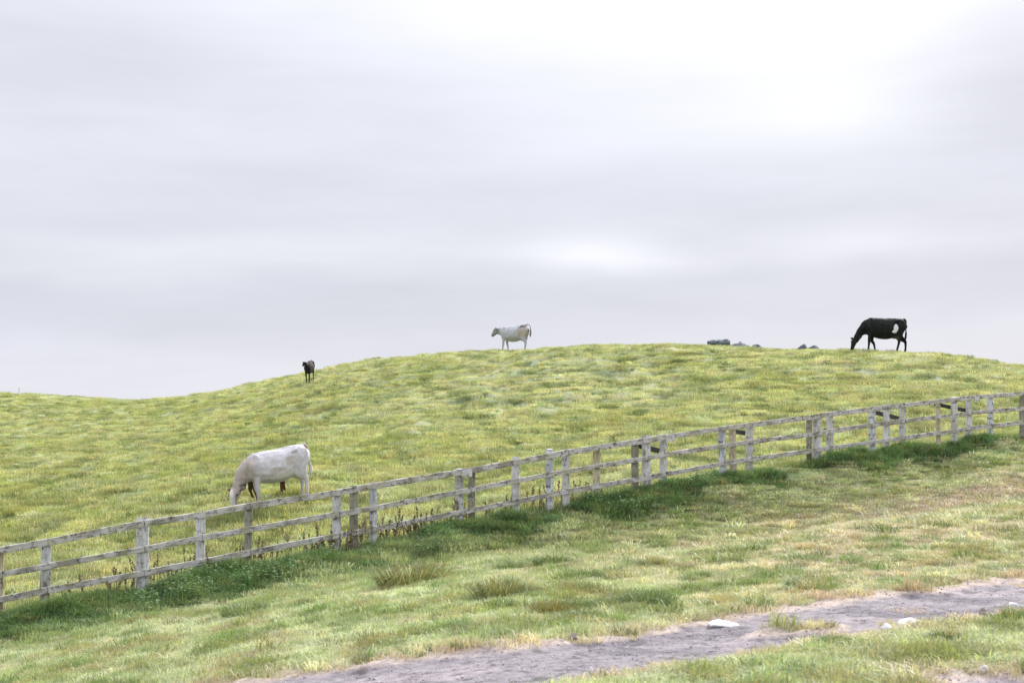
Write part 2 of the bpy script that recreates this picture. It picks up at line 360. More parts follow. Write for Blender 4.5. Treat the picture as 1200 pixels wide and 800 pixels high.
# ------------------------------------------------------------------ the ground
def build_ground():
    fine = np.linspace(-.60, .60, 640)
    co1 = np.linspace(-math.pi, -.60, 50)[:-1]; co2 = np.linspace(.60, math.pi, 50)[1:-1]
    az = np.r_[co1, fine, co2]
    yy = np.r_[np.array([.02, 1, 2.5, 4, 5.3]), np.exp(np.linspace(math.log(6.4), math.log(125), 900)), np.exp(np.linspace(math.log(128), math.log(4500), 50))]
    A, D = np.meshgrid(az, yy)                   # rows: distance, columns: azimuth
    azc = np.clip(A, -.60, .60); Rr = D/np.cos(azc)
    X = Rr*np.sin(A); Y = Rr*np.cos(A)
    Z = ground(X, Y); na = len(az); nr = len(yy)
    i = np.arange(nr-1)[:, None]*na; j = np.arange(na)[None, :]; j2 = (j+1) % na
    Fc = np.stack([i+j, i+j2, i+na+j2, i+na+j], -1).reshape(-1, 4)
    V = np.stack([X, Y, Z], -1).reshape(-1, 3)
    cx = V[Fc].mean(1); inside = track_t(cx[:, 0], cx[:, 1]) > 0
    inside &= (np.hypot(cx[:, 0], cx[:, 1]) < 60)
    cols = meadow_colour(V[:, 0], V[:, 1])
    for name, sel, mat, dirt in (('meadow', ~inside, M_GROUND, 0), ('dirt_track', inside, M_DIRT, 1)):
        f = Fc[sel]; used = np.unique(f); mp = np.zeros(len(V), int); mp[used] = np.arange(len(used))
        me = mesh_np(name, V[used], mp[f], True)
        c = cols[used]
        if dirt:
            x, y = V[used, 0], V[used, 1]
            c = np.zeros((len(used), 3)) + np.array((.25, .228, .243))
            c = lerp(c, (.14, .13, .15), .7*sstep(.05, .5, fbm(x*.9, y*1.3, 51, 3)))
            c = lerp(c, (.33, .29, .305), .7*sstep(.0, .5, fbm(x*.6, y*1.6, 52, 3)))
            c = lerp(c, (.11, .10, .11), .8*sstep(.15, .6, fbm(x*6, y*8, 53, 3)))
            c = lerp(c, PINK, .7*sstep(.18, .0, track_t(x, y)))
        else: c = c*np.array((.80, .80, .85))
        vcol(me, c); tag(link(name, me, mat), kind='structure')
build_ground()

# ------------------------------------------------------------------ grass
def clump_mesh(name, n, spread, h, hv, lean, w, seed, colvar=.25, straw=0.0, droop=.3):
    r = np.random.default_rng(seed)
    ang = r.random(n)*2*np.pi; rad = spread*np.sqrt(r.random(n)); bx = rad*np.cos(ang); by = rad*np.sin(ang)
    la = r.random(n)*2*np.pi; ll = lean*r.random(n)
    H = h*(1 + hv*(r.random(n)*2-1)); wd = w*(.7+.6*r.random(n)); fa_ = r.random(n)*np.pi
    dx, dy = np.cos(la)*ll*H, np.sin(la)*ll*H; wx, wy = np.cos(fa_)*wd/2, np.sin(fa_)*wd/2
    mz = H*.6; dm = .38
    V = np.empty((n, 5, 3))
    V[:, 0] = np.c_[bx-wx, by-wy, np.full(n, -.02)]; V[:, 1] = np.c_[bx+wx, by+wy, np.full(n, -.02)]
    V[:, 2] = np.c_[bx+dx*dm-wx*.75, by+dy*dm-wy*.75, mz]; V[:, 3] = np.c_[bx+dx*dm+wx*.75, by+dy*dm+wy*.75, mz]
    V[:, 4] = np.c_[bx+dx*1.15, by+dy*1.15, H*(1-droop*ll)]
    i = np.arange(n)[:, None]*5
    T = np.concatenate([i+np.array([[0, 1, 3]]), i+np.array([[0, 3, 2]]), i+np.array([[2, 3, 4]])])
    me = mesh_np(name, V.reshape(-1, 3), T)
    b = 1 + colvar*(r.random((n, 1))*2-1)
    c = np.repeat(b, 3, 1)
    st = r.random(n) < straw
    c[st] *= np.array((1.35, 1.15, 1.25))
    vcol(me, np.repeat(c, 5, 0), 'blade'); me.materials.append(M_GRASS)
    return me

def gn_scatter(name, meshes, pts, rotz, scl, tint, idx, kind='stuff', tilt=None):
    """one object: its points carry clumps through geometry nodes"""
    col = bpy.data.collections.new(name + '_sources')
    for k, me in enumerate(meshes):
        col.objects.link(bpy.data.objects.new('%s_source_%02d' % (name, k), me))
    me = bpy.data.meshes.new(name); me.vertices.add(len(pts)); me.vertices.foreach_set('co', np.asarray(pts, np.float32).ravel())
    rot = np.zeros((len(pts), 3), np.float32); rot[:, 2] = rotz
    if tilt is not None: rot[:, :2] = tilt
    a = me.attributes.new('rot', 'FLOAT_VECTOR', 'POINT'); a.data.foreach_set('vector', rot.ravel())
    a = me.attributes.new('scl', 'FLOAT_VECTOR', 'POINT'); a.data.foreach_set('vector', np.asarray(scl, np.float32).ravel())
    a = me.attributes.new('idx', 'INT', 'POINT'); a.data.foreach_set('value', np.asarray(idx, np.int32))
    vcol(me, tint)
    o = link(name, me); ng = bpy.data.node_groups.new(name, 'GeometryNodeTree')
    ng.interface.new_socket('Geometry', in_out='INPUT', socket_type='NodeSocketGeometry')
    ng.interface.new_socket('Geometry', in_out='OUTPUT', socket_type='NodeSocketGeometry')
    gi = ng.nodes.new('NodeGroupInput'); go = ng.nodes.new('NodeGroupOutput')
    ip = ng.nodes.new('GeometryNodeInstanceOnPoints'); ci = ng.nodes.new('GeometryNodeCollectionInfo')
    ci.inputs['Collection'].default_value = col; ci.inputs['Separate Children'].default_value = True; ci.inputs['Reset Children'].default_value = True
    def na(nm, dt):
        n = ng.nodes.new('GeometryNodeInputNamedAttribute'); n.data_type = dt; n.inputs[0].default_value = nm
        return [s for s in n.outputs if s.enabled and s.name == 'Attribute'][0]
    ng.links.new(gi.outputs[0], ip.inputs['Points']); ng.links.new(ci.outputs[0], ip.inputs['Instance'])
    ip.inputs['Pick Instance'].default_value = True
    ng.links.new(na('idx', 'INT'), ip.inputs['Instance Index'])
    ng.links.new(na('rot', 'FLOAT_VECTOR'), ip.inputs['Rotation']); ng.links.new(na('scl', 'FLOAT_VECTOR'), ip.inputs['Scale'])
    ng.links.new(ip.outputs[0], go.inputs[0])
    md = o.modifiers.new('scatter', 'NODES'); md.node_group = ng
    if kind: o['kind'] = kind
    return o

def scatter(n, ylo, yhi, amax=.47, p=0):
    n = int(n*1.3); amax *= 1.3
    """random points in the visible fan, denser near the camera"""
    Y = rng.random(n)*(yhi-ylo)+ylo if p == 0 else (rng.random(n)*(yhi**p-ylo**p)+ylo**p)**(1/p)
    a = (rng.random(n)*2-1)*amax; return Y*a, Y
def rocol(c, amt=.28): return c*(1+amt*(rng.random((len(c), 1))*2-1))*(1+.08*(rng.random((len(c), 3))*2-1))

def grass():
    # short turf, near side
    near = [clump_mesh('turf_near', 120, .17, .042, .6, 1.9, .0055, 100+k, .3, .10) for k in range(5)]
    X, Y = scatter(46000, 7.5, 40, .47, .6); s = fence_s(X, Y); tr = track_t(X, Y)
    dens = np.where(tr > -.10, .03, 1.0)*np.where(tr > .05, .12, 1)*np.clip(1.0-.9*sstep(-.6, -.1, tr), .12, 1)
    k = (s > -.3) & (rng.random(len(X)) < dens)
    X, Y = X[k], Y[k]; Z = ground(X, Y); c = rocol(meadow_colour(X, Y))
    hh = .6+.5*rng.random(len(X)); hh *= 1-.55*sstep(-1, 5, X)*sstep(11, 15, Y); hh *= 1+.8*sstep(.15, .5, fbm(X*1.4, Y*1.0, 34, 3))
    gn_scatter('short_grass', near, np.c_[X, Y, Z], rng.random(len(X))*6.28, np.c_[np.ones(len(X)), np.ones(len(X)), hh]*(1.0+.2*rng.random((len(X), 1)))*(1+.7*sstep(15, 27, Y))[:, None], c, rng.integers(0, 5, len(X)))
    # hill pasture
    hill = [clump_mesh('pasture', 130, .42, .075, .6, 1.2, .011, 200+k, .32, .10) for k in range(5)]
    X, Y = scatter(62000, 21, 112, .47, .8); s = fence_s(X, Y); k = s < .1; X, Y = X[k], Y[k]
    Z = ground(X, Y); c = rocol(meadow_colour(X, Y))
    t = sstep(.05, .5, fbm(X*1.7, Y*1.0, 27, 2)); t2 = sstep(.1, .5, -fbm(X*.5, Y*.38, 1, 3))
    hh = (.55+.45*rng.random(len(X)))*(1+1.0*t+.3*t2)
    gn_scatter('pasture_grass', hill, np.c_[X, Y, Z-.005], rng.random(len(X))*6.28, np.c_[np.ones(len(X)), np.ones(len(X)), hh], c, rng.integers(0, 5, len(X)))
    # tall tufts dotted over the hill
    tuf = [clump_mesh('tuft', 90, .16, .15, .5, 1.1, .011, 300+k, .3, .12) for k in range(4)]
    X, Y = scatter(46000, 24, 100, .47, 1.2); s = fence_s(X, Y)
    pr = .06+.40*sstep(.26, .5, fbm(X*1.7, Y*1.0, 27, 2))+.25*sstep(.3, .6, fbm(X*.9, Y*.5, 61, 2))
    k = (s < -.3) & (rng.random(len(X)) < pr); X, Y = X[k], Y[k]; Z = ground(X, Y); n = len(X)
    c = lerp(meadow_colour(X, Y), (.15, .22, .065), .05+.4*rng.random(n)**1.5); c = rocol(c)
    sc = .45+.6*rng.random((n, 1))
    xs, ys = scatter(30000, 23, 100, .47, 1.0); k = (fence_s(xs, ys) < -.2) & (rng.random(len(xs)) < .35+.5*sstep(0, .5, noise(xs*2.6, ys*1.6, 63))); xs, ys = xs[k], ys[k]; m = len(xs)
    c2 = lerp(meadow_colour(xs, ys), (.13, .20, .05), .8*rng.random(m)**.9); c2 = lerp(c2, (.56, .54, .30), .5*(rng.random(m) < .15)); c2 = rocol(c2, .35)
    gn_scatter('pasture_clumps', [clump_mesh('small_tuft', 46, .09, .11, .5, 1.3, .012, 340+q, .3, .12) for q in range(3)], np.c_[xs, ys, ground(xs, ys)], rng.random(m)*6.28, (.7+.8*rng.random((m, 1)))*np.array([[1.3, 1.3, .75]]), c2, rng.integers(0, 3, m))
    gn_scatter('hill_tufts', tuf, np.c_[X, Y, Z], rng.random(n)*6.28, sc*np.array([[1.3, 1.3, .85]]), c, rng.integers(0, 4, n))
    # lush bank at the foot of the fence
    lush = [clump_mesh('bank', 130, .17, .20, .5, 1.2, .009, 400+k, .35, .03, .45) for k in range(5)]
    u = rng.random(9000)*46-20; v = -.35+2.9*rng.random(9000)**1.3       # along / off the fence line
    dx, dy = 45.74/56.2, 32.67/56.2
    X = u*dx + v*dy; Y = 1333/45.74 + u*dy - v*dx
    bw = .95 + .8*noise(X*.5, Y*.5, 39) - .45*sstep(0, 8, X) + .5*sstep(0, -6, X)
    hn = fbm(X*.55, Y*.55, 71, 2)
    k = rng.random(len(X)) < sstep(bw+.5, bw-.4, v)*np.clip(.85+1.2*hn, .12, 1); X, Y, v = X[k], Y[k], v[k]; n = len(X); Z = ground(X, Y)
    hn = fbm(X*.55, Y*.55, 71, 2)
    hh = np.clip(.55+.5*hn+.35*rng.random(n), .25, 1.3)*(1-.45*sstep(.6, 1.8, v))*(1-.35*sstep(.2, -.3, v))
    c = lerp(np.zeros((n, 3))+np.array(LUSH_SHADE), (.17, .25, .08), np.clip(.15+.6*rng.random(n)+.8*fbm(X*1.2, Y*1.2, 72, 2), 0, 1)); c = lerp(c, (.30, .27, .11), .7*(rng.random(n) < .07))  # bank blades mix from the shade-darkened green to a lighter one
    gn_scatter('bank_grass', lush, np.c_[X, Y, Z], rng.random(n)*6.28, np.c_[np.ones(n), np.ones(n), hh]*1.1, rocol(c, .3), rng.integers(0, 5, n))
    # medium tufts in the near grass
    mid = [clump_mesh('mid_tuft', 100, .11, .12, .5, 1.1, .007, 500+k, .3, .15) for k in range(4)]
    xs, ys = scatter(26000, 8, 38, .47, 1.3); k = (fence_s(xs, ys) > .8) & (track_t(xs, ys) < -.12) & (rng.random(len(xs)) < .25+.6*sstep(0, .5, noise(xs*3.5, ys*2.8, 64))); xs, ys = xs[k], ys[k]; m = len(xs)
    c2 = lerp(meadow_colour(xs, ys), (.12, .20, .055), (.85-.35*sstep(1, 6, xs))*rng.random(m)**1.3); c2 = lerp(c2, (.60, .60, .44), .6*(rng.random(m) < .35)); c2 = rocol(c2, .35)
    gn_scatter('short_clumps', [clump_mesh('short_tuft', 44, .06, .07, .5, 1.6, .0065, 540+q, .3, .15) for q in range(3)], np.c_[xs, ys, ground(xs, ys)], rng.random(m)*6.28, (.6+.8*rng.random((m, 1)))*(1+.7*sstep(15, 27, ys))[:, None]*np.array([[1.3, 1.3, .85]]), c2, rng.integers(0, 3, m))
    X, Y = scatter(5200, 8, 36, .47, 1.0); s = fence_s(X, Y); tr = track_t(X, Y)
    pr = .16+.6*sstep(.15, .5, fbm(X*1.4, Y*1.0, 34, 3)); pr = pr*(1-.6*sstep(0, 6, X)*sstep(13, 16, Y)*sstep(32, 28, Y))
    k = ((s > 1.2) & (tr < -.12) & (rng.random(len(X)) < pr*1.25)) | ((tr > 0) & (tr < .5) & (rng.random(len(X)) < .015)); X, Y = X[k], Y[k]; n = len(X); Z = ground(X, Y)
    c = lerp(meadow_colour(X, Y), (.10, .18, .045), .35+.5*rng.random(n)); c = lerp(c, (.40, .34, .17), .45*(rng.random(n) < .18))
    gn_scatter('meadow_tufts', mid, np.c_[X, Y, Z], rng.random(n)*6.28, (.5+.7*rng.random((n, 1)))*np.array([[1.2, 1.2, .9]]), rocol(c, .25), rng.integers(0, 4, n))
grass()

# leafy weeds and dead stalks along the fence
def leaf_cluster(seed):
    r = random.Random(seed); V = []; Fc = []; B = []
    for i in range(26):
        a = r.random()*6.28; rad = r.random()*.2; z = .06+r.random()*.2; x, y = rad*math.cos(a), rad*math.sin(a)
        ln = .03+.03*r.random(); wd = ln*.42; b = r.random()*6.28; up = r.uniform(-.2, .7)
        d = Vector((math.cos(b), math.sin(b), up)).normalized(); sd_ = Vector((-math.sin(b), math.cos(b), 0)); p = Vector((x, y, z)); k = len(V)
        V += [p, p+d*ln*.5+sd_*wd, p+d*ln+Vector((0, 0, -.01)), p+d*ln*.5-sd_*wd, Vector((x, y, 0)), Vector((x+.006, y, 0))]
        Fc += [(k, k+1, k+2), (k, k+2, k+3), (k, k+4, k+5)]; c = .7+.9*r.random(); B += [(c, c, c)]*6
    me = mesh_np('leafy_weed', np.array([tuple(v) for v in V]), Fc); vcol(me, np.array(B), 'blade'); me.materials.append(M_GRASS); return me
def stalk_cluster(seed):
    r = random.Random(seed); V = []; Fc = []
    for i in range(r.randint(2, 4)):
        x, y = r.uniform(-.12, .12), r.uniform(-.12, .12); h = r.uniform(.32, .62); lx, ly = r.uniform(-.1, .1), r.uniform(-.1, .1)
        P = [Vector((x+lx*t*t, y+ly*t*t, h*t)) for t in (0, .35, .7, 1)]
        for j in range(3):
            k = len(V); w = .006-.001*j
            for q in (P[j], P[j+1]): V += [q+Vector((w, 0, 0)), q+Vector((-w*.5, w, 0)), q+Vector((-w*.5, -w, 0))]
            Fc += [(k, k+1, k+4, k+3), (k+1, k+2, k+5, k+4), (k+2, k, k+3, k+5)]
        for j in range(16):                       # seed heads
            t = r.uniform(.5, 1.0); c = Vector((x+lx*t*t, y+ly*t*t, h*t))+Vector((r.uniform(-1, 1), r.uniform(-1, 1), 0))*.018; e = r.uniform(.008, .018); k = len(V)
            V += [c+Vector((e, 0, 0)), c+Vector((-e, 0, 0)), c+Vector((0, e, 0)), c+Vector((0, -e, 0)), c+Vector((0, 0, e*1.5)), c+Vector((0, 0, -e*1.5))]
            for a, b in ((0, 2), (2, 1), (1, 3), (3, 0)): Fc += [(k+a, k+b, k+4), (k+b, k+a, k+5)]
    me = mesh_np('stalk', np.array([tuple(v) for v in V]), Fc); vcol(me, np.ones((len(V), 3)), 'blade'); me.materials.append(M_GRASS); return me
def along_fence(n, pxlo, pxhi, vlo, vhi):
    px = rng.random(n)*(pxhi-pxlo)+pxlo; d = fd(px); X = (px-600)/F*d; v = rng.random(n)*(vhi-vlo)+vlo
    return X+v*32.67/56.2, d-v*45.74/56.2
X = []; Y = []
for n, a, b, lo, hi in ((46, 430, 560, -.5, .0), (22, 170, 260, -.5, .1), (12, 80, 160, -.3, .1), (40, 280, 420, -.6, .1), (14, 660, 710, -.5, .1), (16, 380, 470, -.1, .4), (16, 560, 660, -.4, .0)):
    x, y = along_fence(n, a, b, lo, hi); X += list(x); Y += list(y)
X = np.array(X); Y = np.array(Y); n = len(X)
c = lerp(np.zeros((n, 3))+np.array((.17, .12, .07)), (.34, .27, .14), rng.random(n)*.9)
sc = .55+.55*rng.random((n, 1))
gn_scatter('dead_dock_stalks', [stalk_cluster(k) for k in range(5)], np.c_[X, Y, ground(X, Y)], rng.random(n)*6.28, sc*np.ones((1, 3)), rocol(c, .2), rng.integers(0, 5, n))
X = []; Y = []
for n, a, b, lo, hi in ((26, 130, 200, .5, 1.6), (30, 230, 300, .6, 1.5), (10, 320, 370, .5, 1.0), (12, 440, 500, .9, 1.5), (26, 680, 730, .3, 1.0), (18, 775, 820, .2, .8)):
    x, y = along_fence(n, a, b, lo, hi); X += list(x); Y += list(y)
X = np.array(X); Y = np.array(Y); n = len(X)
c = lerp(np.zeros((n, 3))+np.array((.09, .17, .06)), (.18, .27, .13), rng.random(n))
gn_scatter('leafy_weeds', [leaf_cluster(k) for k in range(4)], np.c_[X, Y, ground(X, Y)+.03], rng.random(n)*6.28, (.8+.6*rng.random((n, 1)))*np.ones((1, 3)), c, rng.integers(0, 4, n))

# ------------------------------------------------------------------ single tussocks
def tussock_mesh(seed, n=620, h=.30, spread=.21, base_c=(.12, .17, .04), tip_c=(.34, .29, .12)):
    r = np.random.default_rng(seed)
    ang = r.random(n)*2*np.pi; rad = spread*np.sqrt(r.random(n)); out_ = rad/spread
    bx, by = rad*np.cos(ang)*1.25, rad*np.sin(ang); la = ang+r.normal(0, .5, n); ll = (.3+1.3*out_)*(.5+.8*r.random(n))
    H = h*(1.1-.45*out_)*(.65+.5*r.random(n)); wd = .0055*(.7+.6*r.random(n)); f_ = r.random(n)*np.pi; wx, wy = np.cos(f_)*wd/2, np.sin(f_)*wd/2
    dx, dy = np.cos(la)*ll*H, np.sin(la)*ll*H; V = np.empty((n, 5, 3))
    V[:, 0] = np.c_[bx-wx, by-wy, np.full(n, -.03)]; V[:, 1] = np.c_[bx+wx, by+wy, np.full(n, -.03)]
    V[:, 2] = np.c_[bx+dx*.4-wx, by+dy*.4-wy, H*.7]; V[:, 3] = np.c_[bx+dx*.4+wx, by+dy*.4+wy, H*.7]; V[:, 4] = np.c_[bx+dx*1.2, by+dy*1.2, H*(1-.35*ll)]
    i = np.arange(n)[:, None]*5; T = np.concatenate([i+np.array([[0, 1, 3]]), i+np.array([[0, 3, 2]]), i+np.array([[2, 3, 4]])])
    me = mesh_np('tussock', V.reshape(-1, 3), T); t = r.random((n, 1))**1.8*(.4+.6*(1-out_[:, None])); c = np.array(base_c)*(1-t)+np.array(tip_c)*t
    vcol(me, np.repeat(c*(.8+.4*r.random((n, 1))), 5, 0), 'blade'); return me
M_TUSS = grass_mat('tussock_blades', False, (1.0, 1.0, 1.0))
TM = {}
TM['g'] = [tussock_mesh(1, base_c=(.10, .17, .045), tip_c=(.24, .28, .09)), tussock_mesh(2, base_c=(.08, .14, .04), tip_c=(.24, .27, .09))]
TM['s'] = [tussock_mesh(3, base_c=(.13, .17, .05), tip_c=(.44, .35, .19), h=.36), tussock_mesh(4, base_c=(.14, .16, .04), tip_c=(.46, .33, .13))]
TUSS = [(482, 692, 1.5, 's', 'large straw tipped grass tussock standing below the fence, left of centre'),
        (511, 677, 1.15, 's', 'straw topped tussock just up and right of the largest tussock'),
        (601, 672, .75, 'g', 'small green tussock level with the top of the largest straw tussock'),
        (645, 669, .85, 'g', 'dark pointed green tussock in the middle of the near meadow'),
        (585, 704, 1.0, 's', 'low wide brownish tussock between the largest tussock and the track'),
        (625, 700, .6, 's', 'yellowing tussock close right of the low wide brownish one'),
        (683, 682, .75, 'g', 'dark green flat tussock right of the pointed one'),
        (648, 724, .75, 's', 'orange straw tussock near the track edge, left of a dark round one'),
        (671, 721, .6, 'g', 'dark round tussock right beside the orange straw one'),
        (686, 731, .6, 'g', 'small bright green tussock touching the track verge'),
        (711, 717, .75, 'g', 'rounded green tussock above the track, left of a wider twin'),
        (759, 716, .9, 'g', 'wide green tussock by the verge above the white flat stone'),
        (763, 668, .6, 's', 'yellow tussock alone at the right of the mid meadow'),
        (173, 736, .8, 's', 'yellow green tussock below the pale capped fence post'),
        (288, 728, 1.1, 'g', 'broad deep green tussock below the fence at the left'),
        (940, 692, .62, 'g', 'wide green grass patch on the upper side of the track'),
        (977, 762, .5, 'g', 'small green tussock on the lower track edge'),
        (1108, 756, .6, 'g', 'dark green tussock in the grass corner below the track'),
        (645, 602, .0, 'g', '')]
for i, (px, py, sc, k, lab) in enumerate(TUSS):
    if sc <= 0: continue
    x, y = ray_ground(px, py-3); o = link('grass_tussock', TM[k][i % 2], M_TUSS)
    o.location = (x, y, float(ground(x, y))); o.rotation_euler = (0, 0, i*1.7); s_ = sc*(y/17)**.35
    o.scale = (s_, s_, s_*.85); tag(o, lab, 'grass tuft', 'tussocks in the near meadow')

# ------------------------------------------------------------------ timber fence
def timber(p0, p1, a, b, up, seed, seg=6, jit=.004, slope_top=0.0, wav=.0):
    """chamfered bar from p0 to p1: a = width across, b = thickness; returns a mesh (origin p0) with grain coordinates"""
    r = random.Random(seed); p0 = Vector(p0); p1 = Vector(p1); ax = (p1-p0); ln = ax.length; t = ax.normalized()
    s = up.cross(t).normalized(); u = t.cross(s).normalized(); ch = min(a, b)*.14
    prof = [(-a/2+ch, -b/2), (a/2-ch, -b/2), (a/2, -b/2+ch), (a/2, b/2-ch), (a/2-ch, b/2), (-a/2+ch, b/2), (-a/2, b/2-ch), (-a/2, -b/2+ch)]
    V = []; Gn = []; Fc = []; off = r.random()*40
    for i in range(seg+1):
        f = i/seg; dev = wav*math.sin(f*math.pi*r.choice((1, 2)) + .3)
        for (q, w) in prof:
            j1, j2 = r.uniform(-jit, jit), r.uniform(-jit, jit)
            e = f*ln + (slope_top*(w/b) if i == seg else 0)
            V.append(t*e + s*(q+j1+dev) + u*(w+j2)); Gn.append((f*ln+off, q*.9+w*.3, off*.7))
    for i in range(seg):
        for j in range(8):
            k = i*8; Fc.append((k+j, k+(j+1) % 8, k+8+(j+1) % 8, k+8+j))
    Fc.append(tuple(range(7, -1, -1))); Fc.append(tuple(range(seg*8, seg*8+8)))
    me = mesh_np('timber', np.array([tuple(v) for v in V]), Fc)
    at = me.attributes.new('grain', 'FLOAT_VECTOR', 'POINT'); at.data.foreach_set('vector', np.array(Gn, np.float32).ravel())
    return me
fx, fy, fz = unproj(600, 600, float(fd(600)))
fence = bpy.data.objects.new('timber_fence', None); C.objects.link(fence); fence.location = (0, float(fd(600)), float(ground(0, fd(600))))
FL = fence.location.copy()
tag(fence, 'long weathered three rail timber fence with peeling whitish posts running uphill to the right', 'fence')
def fchild(name, me, mat, p0, label=None):
    o = link(name, me, mat, fence); o.location = Vector(p0)-FL
    if label: o['label'] = label
    return o
SD = Vector((32.67/56.2, -45.74/56.2, 0))         # towards the camera's side
FD = Vector((45.74/56.2, 32.67/56.2, 0))
#        px   width m  top y  base y  tone
POSTS = [(-58, .14, 655, None, 'grey'), (1, .09, 645, 716, 'tan'), (54, .15, 635, 718, 'grey'), (167, .20, 606, 697, 'pale'), (235, .14, 603, 680, 'pale'), (291, .12, 594, 657, 'dark'),
 (395, .14, 577, 632, 'grey'), (415, .14, 569, 630, 'dark'), (437, .12, 565, 633, 'speckled'), (538, .13, 549, 607, 'grey'), (553, .12, 549, 600, 'dark'),
 (604, .14, 535, 600, 'pale'), (643.5, .13, 526, 578, 'speckled'), (663, .13, 526, 590, 'grey'), (699, .13, 524, 588, 'tan'), (744, .13, 519, 571, 'dark'),
 (757, .17, 510, 574, 'pale'), (777, .13, 509, 578, 'pale'), (846, .15, 501, 553, 'speckled'), (858, .14, 502, 552, 'tan'), (878, .14, 496, 553, 'grey'),
 (948, .11, 490, 536, 'dark'), (957, .18, 486, 539, 'pale'), (972, .14, 483, 541, 'grey'), (1022, .15, 480, 525, 'speckled'), (1038.5, .13, 476, 530, 'pale'), (1057, .12, 474, 529, 'grey'),
 (1099, .10, 471, 517, 'tan'), (1118, .15, 465, 515, 'pale'), (1135, .13, 465, 517, 'pale'), (1160, .14, 463, 508, 'speckled'), (1198, .16, 459, 509, 'dark'), (1265, .14, 454, None, 'grey')]
for i, (px, w, ty, by, tone) in enumerate(POSTS):
    d = float(fd(px)); top = Vector(unproj(px, ty, d)); bot = Vector((top.x, top.y, float(ground(top.x, top.y))-.35))
    ln_ = .0015*random.uniform(-10, 10)
    bot.x += ln_
    me = timber(bot, top, w, min(w, .13), SD, 50+i, 9, .004, random.uniform(-.02, .02))
    fchild('post', me, M_POST[tone], bot, {'pale': 'post with peeling white paint', 'speckled': 'blue grey post speckled with dark lichen', 'dark': 'dark mossy post', 'tan': 'bare tan post'}.get(tone))
JT = [-120, 54, 167, 291, 415, 538, 663, 777, 878, 972, 1057, 1135, 1198, 1320]
JB = [-120, 1, 167, 235, 395, 538, 604, 699, 777, 878, 957, 1057, 1135, 1198, 1320]
for nm, Ls, J, w in (('rail', RAIL_T, JT, .115), ('rail', RAIL_M, JB, .105), ('rail', RAIL_B, JT, .105)):
    for i in range(len(J)-1):
        a, b = J[i], J[i+1]; mids = [a] + [q for q, _ in Ls if a < q < b] + [b]
        # one board between joints: ends on the measured heights, bent a little in the middle
        da, db = float(fd(a)), float(fd(b)); pa = Vector(unproj(a, float(lerpL(Ls, a)), da)); pb = Vector(unproj(b, float(lerpL(Ls, b)), db))
        offv = SD*(.078 + .003*(i % 2)); pa += offv; pb += offv
        gap = FD*.004; ov = FD*random.uniform(.0, .01)
        seg = 12; me = timber(pa+gap, pb-gap-ov, w*random.uniform(.93, 1.06), .038, SD, 300+i*7+int(Ls[0][1]), seg, .0035)
        # bend to the surveyed heights
        V = np.empty(len(me.vertices)*3, np.float32); me.vertices.foreach_get('co', V); V = V.reshape(-1, 3)
        P = V + np.array(pa+gap); d_ = P[:, 1]; px_ = 600 + F*P[:, 0]/d_
        want = np.array([unproj(q, float(lerpL(Ls, q)), float(fd(q)))[2] for q in px_]); lin = pa.z + (pb.z-pa.z)*(P[:, 0]-pa.x)/(pb.x-pa.x)
        V[:, 2] += (want-lin)*.9; me.vertices.foreach_set('co', V.ravel()); me.update()
        fchild(nm, me, M_RAIL, pa+gap)
for (px, py, w, h) in ((543.5, 554.5, .24, .125), (781, 513.5, .25, .14), (1141, 467.5, .23, .12)):
    d = float(fd(px)); p = Vector(unproj(px, py, d))+SD*.112; a = p-FD*w/2; b = p+FD*w/2
    me = timber(a, b, h, .022, SD, int(px), 3, .002); fchild('joint_plate', me, M_POST['pale'], a, 'white painted plate nailed over a rail joint')
for (x0, y0, x1, y1, w) in ((745, 520, 776, 528, .11), (859, 504, 877, 507.5, .10), (1022, 481, 1057, 490, .11), (1099, 473, 1137, 481, .10), (959, 517, 972, 503, .08)):
    a = Vector(unproj(x0, y0, float(fd(x0))))-SD*.12; b = Vector(unproj(x1, y1, float(fd(x1))))-SD*.12
    me = timber(a, b, w, .04, SD, int(x0), 3, .003); fchild('brace', me, M_BRACE, a, 'dark slanting brace behind the posts')
# dangling weed at the foot of the mossy post is part of the stalks

# ------------------------------------------------------------------ cattle
def coat_mat(name, sheen=.2, spec=.25):
    m, nt, out = newmat(name); L = nt.links.new; a = attr(nt, 'coat'); p = objcoord(nt, (1, 1, 1))
    n = N(nt, 'ShaderNodeTexNoise', i_Scale=9.0, i_Detail=5.0, i_Roughness=.6); L(p, n.inputs['Vector'])
    r = ramp(nt, [(.3, .82), (.7, 1.12)]); L(n.outputs[0], r.inputs[0])
    b = N(nt, 'ShaderNodeBsdfPrincipled'); b.inputs['Roughness'].default_value = .75; b.inputs['Specular IOR Level'].default_value = spec
    b.inputs['Sheen Weight'].default_value = sheen; b.inputs['Sheen Roughness'].default_value = .5
    L(mixc(nt, 1.0, a.outputs['Color'], r.outputs[0], 'MULTIPLY'), b.inputs['Base Color'])
    n2 = N(nt, 'ShaderNodeTexNoise', i_Scale=60.0, i_Detail=3.0); L(p, n2.inputs['Vector'])
    bp = N(nt, 'ShaderNodeBump', i_Strength=.3, i_Distance=.006); L(n2.outputs[0], bp.inputs['Height']); L(bp.outputs[0], b.inputs['Normal'])
    L(b.outputs[0], out.inputs[0]); return m
M_COAT = coat_mat('pale_cattle_coat'); M_COATD = coat_mat('dark_cattle_coat', .02, .12)
